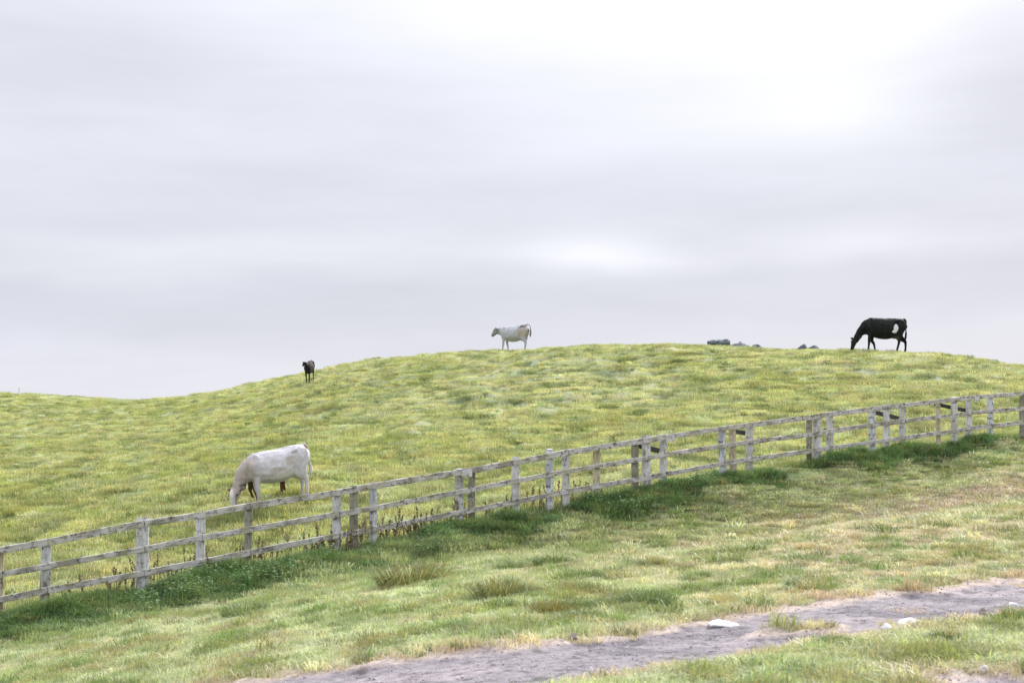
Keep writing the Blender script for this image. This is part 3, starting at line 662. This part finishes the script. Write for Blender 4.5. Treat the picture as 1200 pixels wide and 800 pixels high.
def plain(name, c, rough=.5):
    m, nt, out = newmat(name); b = N(nt, 'ShaderNodeBsdfPrincipled'); b.inputs['Roughness'].default_value = rough
    p = objcoord(nt); n = N(nt, 'ShaderNodeTexNoise', i_Scale=20.0); nt.links.new(p, n.inputs['Vector']); r = ramp(nt, [(.3, .8), (.7, 1.15)]); nt.links.new(n.outputs[0], r.inputs[0])
    nt.links.new(mixc(nt, 1.0, c, r.outputs[0], 'MULTIPLY'), b.inputs['Base Color']); nt.links.new(b.outputs[0], out.inputs[0]); return m
M_HOOF = plain('hoof_horn', (.05, .045, .04)); M_EYE = plain('eye', (.01, .008, .008), .15); M_HORN = plain('horn', (.45, .42, .36))

def chain(bm, pts, side=Vector((0, 1, 0)), n=16):
    """closed loft: pts = (x, y, z, half_side, half_other)"""
    P = [Vector(p[:3]) for p in pts]; rings = []
    # round the ends off
    for i, p in enumerate(pts):
        t = (P[min(i+1, len(P)-1)]-P[max(i-1, 0)]).normalized(); s = (side-t*side.dot(t)).normalized(); u = t.cross(s)
        rings.append([bm.verts.new(P[i]+s*p[3]*math.cos(a)+u*p[4]*math.sin(a)) for a in [2*math.pi*k/n for k in range(n)]])
    for i in range(len(rings)-1):
        for k in range(n): bm.faces.new((rings[i][k], rings[i][(k+1) % n], rings[i+1][(k+1) % n], rings[i+1][k]))
    for rg, sgn, i in ((rings[0], -1, 0), (rings[-1], 1, -1)):
        t = (P[1]-P[0]).normalized() if i == 0 else (P[-1]-P[-2]).normalized()
        c = bm.verts.new(P[i]+t*sgn*min(pts[i][3], pts[i][4])*.5)
        for k in range(n):
            f = (rg[k], rg[(k+1) % n], c); bm.faces.new(f if sgn > 0 else f[::-1])
def refine(pts, m=3):
    out = []; P = np.array(pts, float); n = len(P)
    for i in range(n-1):
        p0, p1, p2, p3 = P[max(i-1, 0)], P[i], P[i+1], P[min(i+2, n-1)]
        for k in range(m):
            t = k/m; q = .5*((2*p1)+(p2-p0)*t+(2*p0-5*p1+4*p2-p3)*t*t+(3*p1-p0-3*p2+p3)*t**3)
            q[3:] = np.maximum(q[3:], .008); out.append(tuple(q))
    out.append(tuple(P[-1])); return out

def make_cow(name, label, cat, pose, coat_fn, feet, size=1.0, width=1.0, udder=True, horns=False, tail='down', vox=.019, neck_side=0.0, hooves=True, calf=False, leg=.06, lt=1.2, hs=1.0):
    bm = bmesh.new(); w = width
    tr = [(.87, 0, 1.18, .06, .10), (.83, 0, 1.16, .16*w, .20), (.72, 0, 1.135, .24*w, .27), (.56, 0, 1.08, .275*w, .32), (.38, 0, 1.0, .30*w, .375), (.15, 0, .935, .35*w, .425),
          (-.10, 0, .925, .36*w, .43), (-.32, 0, .94, .325*w, .405), (-.50, 0, .965, .275*w, .38), (-.66, 0, .98, .225*w, .33), (-.75, 0, 1.0, .15*w, .20), (-.81, 0, .99, .08*w, .10)]
    if calf: tr = [(x, y, z+.03, a*.82, b*.78) for x, y, z, a, b in tr]
    chain(bm, refine(tr))
    # hip and shoulder masses
    for s in (1, -1):
        chain(bm, refine([(.60, s*.17*w, 1.34, .05, .05), (.60, s*.17*w, 1.25, .09, .19), (.60, s*.17*w, 1.05, .12, .25), (.58, s*.17*w, .86, .115, .21), (.60, s*.17*w, .72, .085, .15), (.63, s*.165*w, .60, .065, .11)]))
        chain(bm, refine([(-.52, s*.15*w, 1.30, .05, .07), (-.54, s*.17*w, 1.15, .08, .14), (-.58, s*.18*w, .95, .10, .16), (-.54, s*.17*w, .80, .08, .11)]))
    for (kind, s), (fx_, fy_, lift) in feet.items():
        if kind == 'f':
            x0, y0 = -.55, s*.155*w; mx_ = (fx_+x0)/2
            pts = [(x0, y0, .95, .09, .13), (x0+.01, y0, .78, .08, .105), (x0*.6+fx_*.4, y0*.7+fy_*.3, .62, .055, .068), (mx_-.01, (y0+fy_)/2, .42, .050, .055), (mx_*.5+fx_*.5, (y0+fy_)/2, .34, .042, .044), (fx_*.85+mx_*.15, fy_, .18, .032, .034), (fx_, fy_, .09, .042, .044), (fx_-.03, fy_, .03, .05, .055)]
        else:
            x0, y0 = .52, s*.155*w; o_ = fx_-.56
            pts = [(x0, y0, .98, .10, .20), (x0-.04, y0, .82, .095, .165), (x0+.03+o_*.3, y0, .66, .08, .13), (x0+.09+o_*.6, y0*.8+fy_*.2, .53, .052, .075), (x0+.115+o_*.8, fy_*.6+y0*.4, .46, .043, .052), (x0+.10+o_*.9, fy_, .34, .035, .040), (fx_+.03, fy_, .20, .034, .036), (fx_+.01, fy_, .09, .044, .046), (fx_-.02, fy_, .03, .052, .056)]
        chain(bm, refine([(x, y, z+lift*(1 if z < .5 else .0), a, b) for x, y, z, a, b in [(q[0], q[1], q[2], q[3]*(lt if q[2] < .7 else 1), q[4]*(lt if q[2] < .7 else 1)) for q in pts]]), n=12)
    for s in (1, -1):
        if not calf: chain(bm, refine([(.56, s*.20*w, 1.30, .04, .04), (.46, s*.235*w, 1.27, .06, .05), (.38, s*.22*w, 1.24, .03, .03)]))
    chain(bm, refine([(.50, 0, 1.36, .05, .035), (.1, 0, 1.335, .045, .035), (-.35, 0, 1.325, .045, .035), (-.60, 0, 1.33, .05, .03)]))
    # neck and head
    ns = neck_side
    if pose == 'graze':
        nk = [(-.50, 0, 1.10, .20*w, .24), (-.68, 0, 1.03, .165*w, .235), (-.84, ns*.3, .90, .125, .195), (-.98, ns*.7, .70, .10, .155), (-1.07, ns, .52, .09, .13), (-1.12, ns, .40, .085, .11)]
        HS = Vector((-.72, .69, 0)); hd = [(-1.10, ns, .52, .085, .07), (-1.145, ns, .46, .105, .105), (-1.17, ns, .36, .105, .125), (-1.195, ns, .25, .082, .105), (-1.22, ns, .14, .066, .078), (-1.235, ns, .06, .068, .068), (-1.24, ns, .025, .05, .05)]
        hside = HS; poll = Vector((-1.105, ns, .50)); edir = Vector((.04, 0, .05)); eye = (Vector((-1.20, ns-.03, .385)), .098)
    elif pose == 'level':
        nk = [(-.50, 0, 1.08, .20*w, .27), (-.68, 0, 1.08, .16*w, .25), (-.82, 0, 1.10, .13, .21), (-.95, 0, 1.12, .11, .17), (-1.03, 0, 1.14, .10, .13)]
        hd = [(-.99, 0, 1.25, .09, .06), (-1.05, 0, 1.21, .115, .10), (-1.12, 0, 1.13, .115, .135), (-1.20, 0, 1.04, .09, .115), (-1.28, 0, .95, .075, .085), (-1.34, 0, .89, .074, .072), (-1.36, 0, .86, .05, .05)]
        hside = Vector((0, 1, 0)); poll = Vector((-1.02, 0, 1.26)); edir = Vector((-.02, 0, .02)); eye = (Vector((-1.14, 0, 1.17)), .107)
    else:                                          # 'look': neck carried up and the head turned to one side
        nk = [(-.50, 0, 1.12, .18*w, .24), (-.68, 0, 1.18, .15*w, .20), (-.82, ns*.25, 1.26, .12, .16), (-.92, ns*.5, 1.38, .10, .125)]
        hd = [(-.90, ns*.45, 1.42, .09, .07), (-.94, ns*.65, 1.40, .10, .10), (-.98, ns*1.0, 1.36, .10, .115), (-1.04, ns*1.3, 1.30, .08, .09), (-1.09, ns*1.5, 1.22, .068, .07), (-1.11, ns*1.55, 1.18, .045, .045)]
        hside = Vector((.75, .66, 0)); poll = Vector((-.92, ns*.6, 1.43)); edir = Vector((0, .10, -.02)); eye = (Vector((-.98, ns*.95, 1.39)), .09)
    hd = [(x, y, z, a*hs, b*hs) for x, y, z, a, b in hd]
    chain(bm, refine(nk)); chain(bm, refine(hd), hside)
    if pose == 'graze': chain(bm, refine([(-.60, 0, .72, .05, .10), (-.74, 0, .76, .05, .12), (-.86, ns*.3, .68, .035, .09), (-.96, ns*.6, .56, .03, .06)]))
    for s in (1, -1):
        e0 = poll + hside*s*.07; e1 = e0 + hside*s*.09 + edir*.3; e2 = e0 + hside*s*.21 + edir*.6
        ev = Vector((0, 0, 1)) if pose != 'graze' else Vector((1, 0, .4)).normalized()
        chain(bm, refine([(*e0, .022, .03), (*e1, .024, .062), (*(e1*.45+e2*.55), .02, .055), (*e2, .012, .018)], 2), Vector((1, 0, 0)) if hside.y > .5 else Vector((0, 1, 0)), 10)
    if udder: chain(bm, refine([(.52, 0, .66, .08, .05), (.46, 0, .64, .13, .10), (.36, 0, .65, .12, .09), (.28, 0, .70, .06, .04)]))
    if tail == 'down': tp = [(.74, 0, 1.37, .04, .04), (.82, 0, 1.35, .035, .045), (.872, .01, 1.27, .03, .034), (.885, .02, 1.1, .026, .028), (.885, .03, .90, .024, .026), (.89, .03, .76, .034, .04), (.88, .03, .60, .036, .042), (.88, .03, .50, .014, .016)]
    else: tp = [(.76, 0, 1.36, .035, .035), (.85, 0, 1.40, .03, .03), (.94, .0, 1.34, .03, .03), (.99, .0, 1.22, .03, .03), (1.0, 0, 1.05, .04, .045), (.985, 0, .85, .045, .05), (.97, 0, .70, .02, .02)]
    chain(bm, refine(tp), n=10)
    for v in bm.verts: v.co.z += leg*min(max(v.co.z/.5, 0), 1)*(1 if pose != 'graze' or v.co.x > -.95 else .25)
    bmesh.ops.recalc_face_normals(bm, faces=bm.faces)
    raw = bpy.data.meshes.new('raw'); bm.to_mesh(raw); bm.free()
    tmp = bpy.data.objects.new('raw', raw); C.objects.link(tmp)
    md = tmp.modifiers.new('r', 'REMESH'); md.mode = 'VOXEL'; md.voxel_size = vox
    sm = tmp.modifiers.new('s', 'SMOOTH'); sm.factor = .5; sm.iterations = 2
    dg = bpy.context.evaluated_depsgraph_get(); me = bpy.data.meshes.new_from_object(tmp.evaluated_get(dg)); bpy.data.objects.remove(tmp)
    me.name = name; me.polygons.foreach_set('use_smooth', np.ones(len(me.polygons), bool))
    V = np.empty(len(me.vertices)*3, np.float32); me.vertices.foreach_get('co', V); V = V.reshape(-1, 3); NN = np.empty(len(V)*3, np.float32); me.vertices.foreach_get('normal', NN); NN = NN.reshape(-1, 3)
    V = V + NN*((.011*fbm(V[:, 0]*4+V[:, 1]*2, V[:, 2]*5, 80, 2) + .006*noise(V[:, 0]*14, V[:, 2]*3+V[:, 1]*3, 81))*sstep(.55, .75, V[:, 2]))[:, None]
    me.vertices.foreach_set('co', V.astype(np.float32).ravel()); me.update(); V = V*np.array((1, 1, .94))
    vcol(me, coat_fn(V), 'coat'); me.materials.clear(); me.materials.append(M_COATD if coat_fn in (coat_black, coat_dark, coat_brown) else M_COAT)
    o = link(name, me); tag(o, label, cat)
    for s in (1, -1):
        b2 = bmesh.new(); bmesh.ops.create_uvsphere(b2, u_segments=10, v_segments=8, radius=.026)
        m2 = bpy.data.meshes.new('eye'); b2.to_mesh(m2); b2.free(); e = link('eye', m2, M_EYE, o); e.location = eye[0]+hside*s*eye[1]*1.08*hs+Vector((0, 0, leg*(.25 if pose == 'graze' else 1)))
    if hooves:
        for (kind, s), (fx_, fy_, lift) in feet.items():
            b2 = bmesh.new()
            for q in (-1, 1): chain(b2, [(fx_-.035, fy_+q*.022, .075+lift, .022, .04), (fx_-.045, fy_+q*.024, .04+lift, .026, .055), (fx_-.055, fy_+q*.026, .0+lift, .03, .062)], n=10)
            m2 = bpy.data.meshes.new('hoof'); b2.to_mesh(m2); b2.free(); link('hoof', m2, M_HOOF, o)
    if horns:
        for s in (1, -1):
            b2 = bmesh.new(); q = poll+hside*s*.06+Vector((0, 0, .03)); chain(b2, refine([(*q, .022, .022), (*(q+hside*s*.07+Vector((0, 0, .04))), .018, .018), (*(q+hside*s*.10+Vector((0, 0, .12))), .006, .006)]), Vector((1, 0, 0)), 8)
            m2 = bpy.data.meshes.new('horn'); b2.to_mesh(m2); b2.free(); link('horn', m2, M_HORN, o)
    o.scale = (size,)*3; return o
def place(o, px, py, d, heading, size, sx=1.0):
    """heading: degrees the head (local -X) is turned from straight left"""
    o.scale = (size*sx, size, size); x = (px-600)/F*d; y = d; h = R(heading); dx, dy = math.cos(h)*.55*size, math.sin(h)*.55*size
    zr, zf = float(ground(x+dx, y+dy)), float(ground(x-dx, y-dy)); p = .5*math.atan2(float(base(x+2*dx, y+2*dy))-float(base(x-2*dx, y-2*dy)), 2.2*size) + .35*math.atan2(zr-zf, 1.1*size)
    zl, zq = float(ground(x-dy*.3, y+dx*.3)), float(ground(x+dy*.3, y-dx*.3))
    o.rotation_mode = 'XYZ'; o.rotation_euler = (0, -p, h); o.location = (x, y, (zr+zf+zl+zq)/4+.02)
def mixv(a, b, t): t = np.clip(t, 0, 1)[:, None]; return a*(1-t)+np.array(b)*t
def wob(V, s=6, off=0): return noise(V[:, 0]*s+V[:, 1]*3, V[:, 2]*s, off)
def rad(V, x, z, rx, rz): return np.hypot((V[:, 0]-x)/rx, (V[:, 2]-z)/rz)
def coat_white(V):
    x, y, z = V.T; c = np.zeros((len(V), 3))+np.array((.56, .55, .58)); n = wob(V, 5, 1)
    c = mixv(c, (.44, .42, .44), .55*sstep(0, .6, fbm(x*3+y, z*4, 82, 3)))
    c = mixv(c, (.36, .29, .25), sstep(-.50, -.80, x)*.8 + .15*n)
    c = mixv(c, (.44, .39, .37), .7*sstep(1.4, .6, rad(V, -.80, .95, .25, .35)))
    c = mixv(c, (.72, .70, .70), .8*sstep(-1.17, -1.21, x + .10*(z-.3)))       # pale blaze down the face
    c = mixv(c, (.40, .31, .24), .6*sstep(1.2, .4, rad(V, .33, .98, .14, .16)+.4*n))
    c = mixv(c, (.46, .38, .31), .45*sstep(1.2, .3, rad(V, .0, .78, .30, .12)+.4*n))
    c = mixv(c, (.74, .73, .75), .6*sstep(1.2, .5, rad(V, .05, .66, .45, .10)))
    c = mixv(c, (.16, .13, .12), sstep(.10, .14, np.abs((x+1.105)*-.72+y*.69))*sstep(-.70, -.76, x)*sstep(.36, .40, z)*sstep(.62, .58, z))   # ears
    c = mixv(c, (.33, .24, .20), .8*sstep(1.2, .4, rad(V, .80, 1.22, .09, .09)))
    c = mixv(c, (.36, .30, .28), sstep(.10, .04, z)*sstep(-1.1, -1.2, x))
    c = mixv(c, (.35, .31, .29), .5*sstep(.30, .15, z)*sstep(-1.0, -.9, x)); return c
def coat_grey(V):
    x, y, z = V.T; n = wob(V, 5, 2); c = np.zeros((len(V), 3))+np.array((.42, .43, .48))
    c = mixv(c, (.33, .34, .34), .7*sstep(.1, .5, n)*sstep(.7, .9, z))
    c = mixv(c, (.40, .31, .20), .6*sstep(1.4, .5, rad(V, .60, .98, .30, .25)+.6*n))
    c = mixv(c, (.09, .08, .09), .9*sstep(1.3, .6, rad(V, .66, 1.32, .20, .12)+.3*n))
    c = mixv(c, (.34, .27, .18), .4*sstep(1.2, .6, rad(V, -.05, .68, .55, .10)+.3*n))
    c = mixv(c, (.20, .20, .19), .85*sstep(-.78, -.92, x)); c = mixv(c, (.36, .37, .33), .7*sstep(1.2, .5, rad(V, -1.14, 1.08, .1, .09)))
    c = mixv(c, (.06, .06, .06), sstep(-1.31, -1.34, x)); c = mixv(c, (.14, .12, .11), sstep(.86, .90, x)*.9); c = mixv(c, (.38, .36, .36), .6*sstep(.4, .2, z)); return c
def coat_black(V):
    x, y, z = V.T; n = wob(V, 6, 3); c = np.zeros((len(V), 3))+np.array((.011, .013, .012)); c = mixv(c, (.022, .024, .018), .6*sstep(0, .5, n))
    left = sstep(-.02, .05, -y) + 0*x
    p = np.minimum(rad(V, .42, .97, .09, .17), rad(V, .38, .86, .10, .06)) + .22*n; c = mixv(c, (.72, .75, .76), sstep(1.05, .88, p)*left)
    c = mixv(c, (.60, .58, .55), sstep(.14, .08, z)*sstep(.75, .8, x)); c = mixv(c, (.36, .25, .18), sstep(.72, .66, z)*sstep(.38, .36, np.abs(z-.62)+.3)*sstep(.3, .35, x)*sstep(.62, .55, x)*.15)
    return c
def coat_dark(V):
    x, y, z = V.T; n = wob(V, 6, 4); c = np.zeros((len(V), 3))+np.array((.018, .016, .017)); c = mixv(c, (.07, .05, .045), .7*sstep(0, .5, n)); return c
def coat_brown(V):
    x, y, z = V.T; n = wob(V, 6, 5); c = np.zeros((len(V), 3))+np.array((.06, .035, .022)); return mixv(c, (.11, .06, .032), sstep(.55, .35, z+.1*n))

c1 = make_cow('cow', 'white cow grazing close behind the fence, a brown calf on its far side', 'cow', 'graze', coat_white,
              {('f', 1): (-.52, .14, 0), ('f', -1): (-.60, -.14, 0), ('h', 1): (.60, .15, 0), ('h', -1): (.64, -.15, 0)}, vox=.017, leg=.01, lt=1.2, hs=1.08)
place(c1, 330.5, 590, 31.6, 24, .85, 1.02)
c2 = make_cow('cow', 'grey and tan cow standing on the hill crest with its head up', 'cow', 'level', coat_grey,
              {('f', 1): (-.46, .13, 0), ('f', -1): (-.68, -.13, 0), ('h', 1): (.55, .14, 0), ('h', -1): (.66, -.14, 0)}, tail='arch', vox=.02, hs=1.22, leg=.05)
place(c2, 603.3, 410, 78.5, -24, 1.03, .96)
c3 = make_cow('cow', 'black cow with a white flank patch grazing on the crest at the right', 'cow', 'graze', coat_black,
              {('f', 1): (-.28, .13, 0), ('f', -1): (-.60, -.13, 0), ('h', 1): (.90, .14, 0), ('h', -1): (.52, -.14, 0)}, vox=.02, width=.95, leg=.09)
place(c3, 1034.5, 410, 63.2, -3, 1.08, 1.02)
c4 = make_cow('young_cow', 'small dark young cow facing the camera near the crest at the left, head turned', 'cow', 'look', coat_dark,
              {('f', 1): (-.50, .12, 0), ('f', -1): (-.56, -.10, 0), ('h', 1): (.55, .14, 0), ('h', -1): (.62, -.12, 0)}, vox=.02, width=.85, udder=False, neck_side=.13, leg=.10)
place(c4, 363, 450, 79.8, 85, .77)
c5 = make_cow('calf', 'brown calf half hidden behind the white grazing cow', 'calf', 'level', coat_brown,
              {('f', 1): (-.42, .12, 0), ('f', -1): (-.60, -.12, 0), ('h', 1): (.50, .14, 0), ('h', -1): (.62, -.12, 0)}, vox=.022, width=.8, udder=False, calf=True, leg=.0, lt=1.5)
place(c5, 318, 586, 32.15, 202, .60)

# ------------------------------------------------------------------ stones
def rock_mat(name, a_, b_, c_):
    m, nt, out = newmat(name); L = nt.links.new; p = objcoord(nt)
    n = N(nt, 'ShaderNodeTexNoise', i_Scale=5.0, i_Detail=6.0, i_Roughness=.65); L(p, n.inputs['Vector']); r = ramp(nt, [(.35, a_), (.5, b_), (.66, c_)]); L(n.outputs[0], r.inputs[0])
    b = N(nt, 'ShaderNodeBsdfPrincipled'); b.inputs['Roughness'].default_value = .85; L(r.outputs[0], b.inputs['Base Color'])
    n2 = N(nt, 'ShaderNodeTexNoise', i_Scale=22.0, i_Detail=5.0); L(p, n2.inputs['Vector']); bp = N(nt, 'ShaderNodeBump', i_Strength=.6, i_Distance=.02); L(n2.outputs[0], bp.inputs['Height']); L(bp.outputs[0], b.inputs['Normal'])
    L(b.outputs[0], out.inputs[0]); return m
M_ROCK = rock_mat('blue_grey_rock', (.045, .06, .07), (.10, .12, .145), (.32, .34, .36)); M_SLAB = rock_mat('pale_stone', (.48, .47, .48), (.66, .66, .68), (.78, .78, .80)); M_BROWN = rock_mat('brown_stone', (.16, .13, .12), (.26, .22, .2), (.36, .32, .3))
def rock_mesh(seed, sx, sy, sz, sub=3, rough=.28):
    bm = bmesh.new(); bmesh.ops.create_icosphere(bm, subdivisions=sub, radius=1); r = random.Random(seed)
    pl = [(Vector((r.uniform(-1, 1), r.uniform(-1, 1), r.uniform(-.6, 1))).normalized(), r.uniform(.55, .85)) for _ in range(9)]
    for v in bm.verts:
        for n_, d_ in pl:
            q = v.co.dot(n_)-d_
            if q > 0: v.co -= n_*q
        v.co *= 1+rough*.35*float(noise(v.co.x*2.3+v.co.z, v.co.y*2.3+v.co.z*1.7, seed))
        v.co.x *= sx; v.co.y *= sy; v.co.z *= sz
    me = bpy.data.meshes.new('rock'); bm.to_mesh(me); bm.free(); return me
def rock(px, py, d, w_px, h_px, seed, label, mat=None, group=None, name='boulder', sink=.25, depth=.7, cat='rock', top=None):
    s = d/F; x = (px-600)/F*d; hx = w_px*s/2; hz = h_px*s/2
    me = rock_mesh(seed, hx*1.32, hx*1.3*depth, hz*1.5, 3, .5); o = link(name, me, mat or M_ROCK)
    z = float(ground(x, d)) if top is None else top
    o.location = (x, d, z+hz*.62+.06); o.rotation_euler = (0, 0, seed*.3 % .6 - .3); tag(o, label, cat, group); return o
gp = 'boulders lying on the hill crest'
rock(837, 410, 70.5, 20, 5.5, 1, 'leftmost low speckled boulder of the crest pile', group=gp)
rock(851, 408, 70.8, 12, 7.5, 2, 'rounded dark boulder second from the left in the crest pile', group=gp)
rock(868, 410, 69.8, 19, 6.5, 3, 'long low greenish slab boulder in the middle of the crest pile', group=gp)
b_ = rock(868, 405, 71.6, 8, 10, 4, 'small upright boulder propping the leaning plank on the crest', group=gp)
rock(889, 407, 69.8, 12, 7.5, 5, 'pointed boulder at the right end of the crest pile', group=gp)
gp2 = 'boulders between the pile and the black cow'
rock(941, 410, 66.2, 12, 8, 6, 'greenish boulder at the left of the separate pair near the black cow', group=gp2)
rock(953, 410, 66.6, 18, 8.5, 7, 'knobbly blue grey boulder at the right of the pair near the black cow', group=gp2)
p0 = Vector(unproj(869, 402.5, 70.9)); p1 = Vector(unproj(885, 408.5, 70.9))
o = link('plank', timber(p0, p1, .07, .04, Vector((0, 1, 0)), 77, 3, .003), M_POST['dark']); o.location = p0; tag(o, 'thin dark plank leaning from the upright boulder down to the pointed one', 'plank')
rock(1168, 424, 60.5, 6, 4, 9, 'tiny dark stone on the skyline at the far right', name='stone', cat='stone')
rock(1180, 427, 60.2, 7, 4, 10, 'low brown stone on the skyline near the right edge', mat=M_BROWN, name='stone', cat='stone')
def slab(px, py, w, h, seed, label, mat=M_SLAB):
    x, y = ray_ground(px, py); s = y/F; me = rock_mesh(seed, w*s/2, w*s/2*1.1, .045, 3, .2); o = link('flat_stone', me, mat)
    o.location = (x, y, float(ground(x, y))+.012); o.rotation_euler = (0, 0, seed); tag(o, label, 'stone', 'stones set in the dirt track'); return o
slab(848, 728, 34, 8, 21, 'largest flat white stone on the upper edge of the dirt track'); slab(1038, 734, 15, 7, 22, 'small round white stone in the track, left of a longer pale one')
slab(1065, 728, 24, 7, 23, 'long pale stone in the track right of the small round one'); slab(1188, 705, 14, 6, 24, 'pale stone in the track close to the right edge')
slab(1088, 732, 11, 5, 25, 'dark flat stone at the lower edge of the track', M_BROWN); slab(1153, 713, 12, 7, 26, 'brown stone in the track left of the pale edge stone', M_BROWN)
slab(1152, 788, 12, 6, 27, 'small grey stone in the grass of the lower right corner')
slab(673, 749, 12, 6, 28, 'grey stone on the upper verge of the track near the middle', M_BROWN)
# gravel on the track
X, Y = scatter(36000, 7.5, 17, .47); tr = track_t(X, Y); k = (tr > -.12) & (rng.random(len(X)) < (.35+.5*sstep(.0, .5, fbm(X*.9, Y*1.3, 51, 3)))); X, Y = X[k], Y[k]; n = len(X)
peb = [rock_mesh(60+i, .5, .42, .3, 1) for i in range(4)]
for q in peb: vcol(q, np.ones((len(q.vertices), 3)), 'blade'); q.materials.append(bpy.data.materials['grass_blades'])
mp_, ntp, outp = newmat('gravel_stone'); bb = N(ntp, 'ShaderNodeBsdfPrincipled'); bb.inputs['Roughness'].default_value = .9; ntp.links.new(attr(ntp, 'tint', True).outputs['Color'], bb.inputs['Base Color']); ntp.links.new(bb.outputs[0], outp.inputs[0])
for q in peb: q.materials.clear(); q.materials.append(mp_)
c = np.array((.30, .27, .29))*(.5+1.1*rng.random((n, 1)))
gn_scatter('gravel', peb, np.c_[X, Y, ground(X, Y)+.002], rng.random(n)*6.28, (.009+.032*rng.random((n, 1))**4)*np.ones((1, 3)), c, rng.integers(0, 4, n))

# thin pole on the far ridge
p = Vector(unproj(22, 460, 110)); g0 = float(ground(p.x, p.y)); q0 = Vector((p.x, p.y, g0-.3)); q1 = Vector((p.x+.02, p.y, g0+.62))
o = link('pole', timber(q0, q1, .045, .045, Vector((0, 1, 0)), 5, 3, .002), M_POST['grey']); o.location = q0; tag(o, 'thin grey pole standing alone on the far ridge at the left', 'pole')
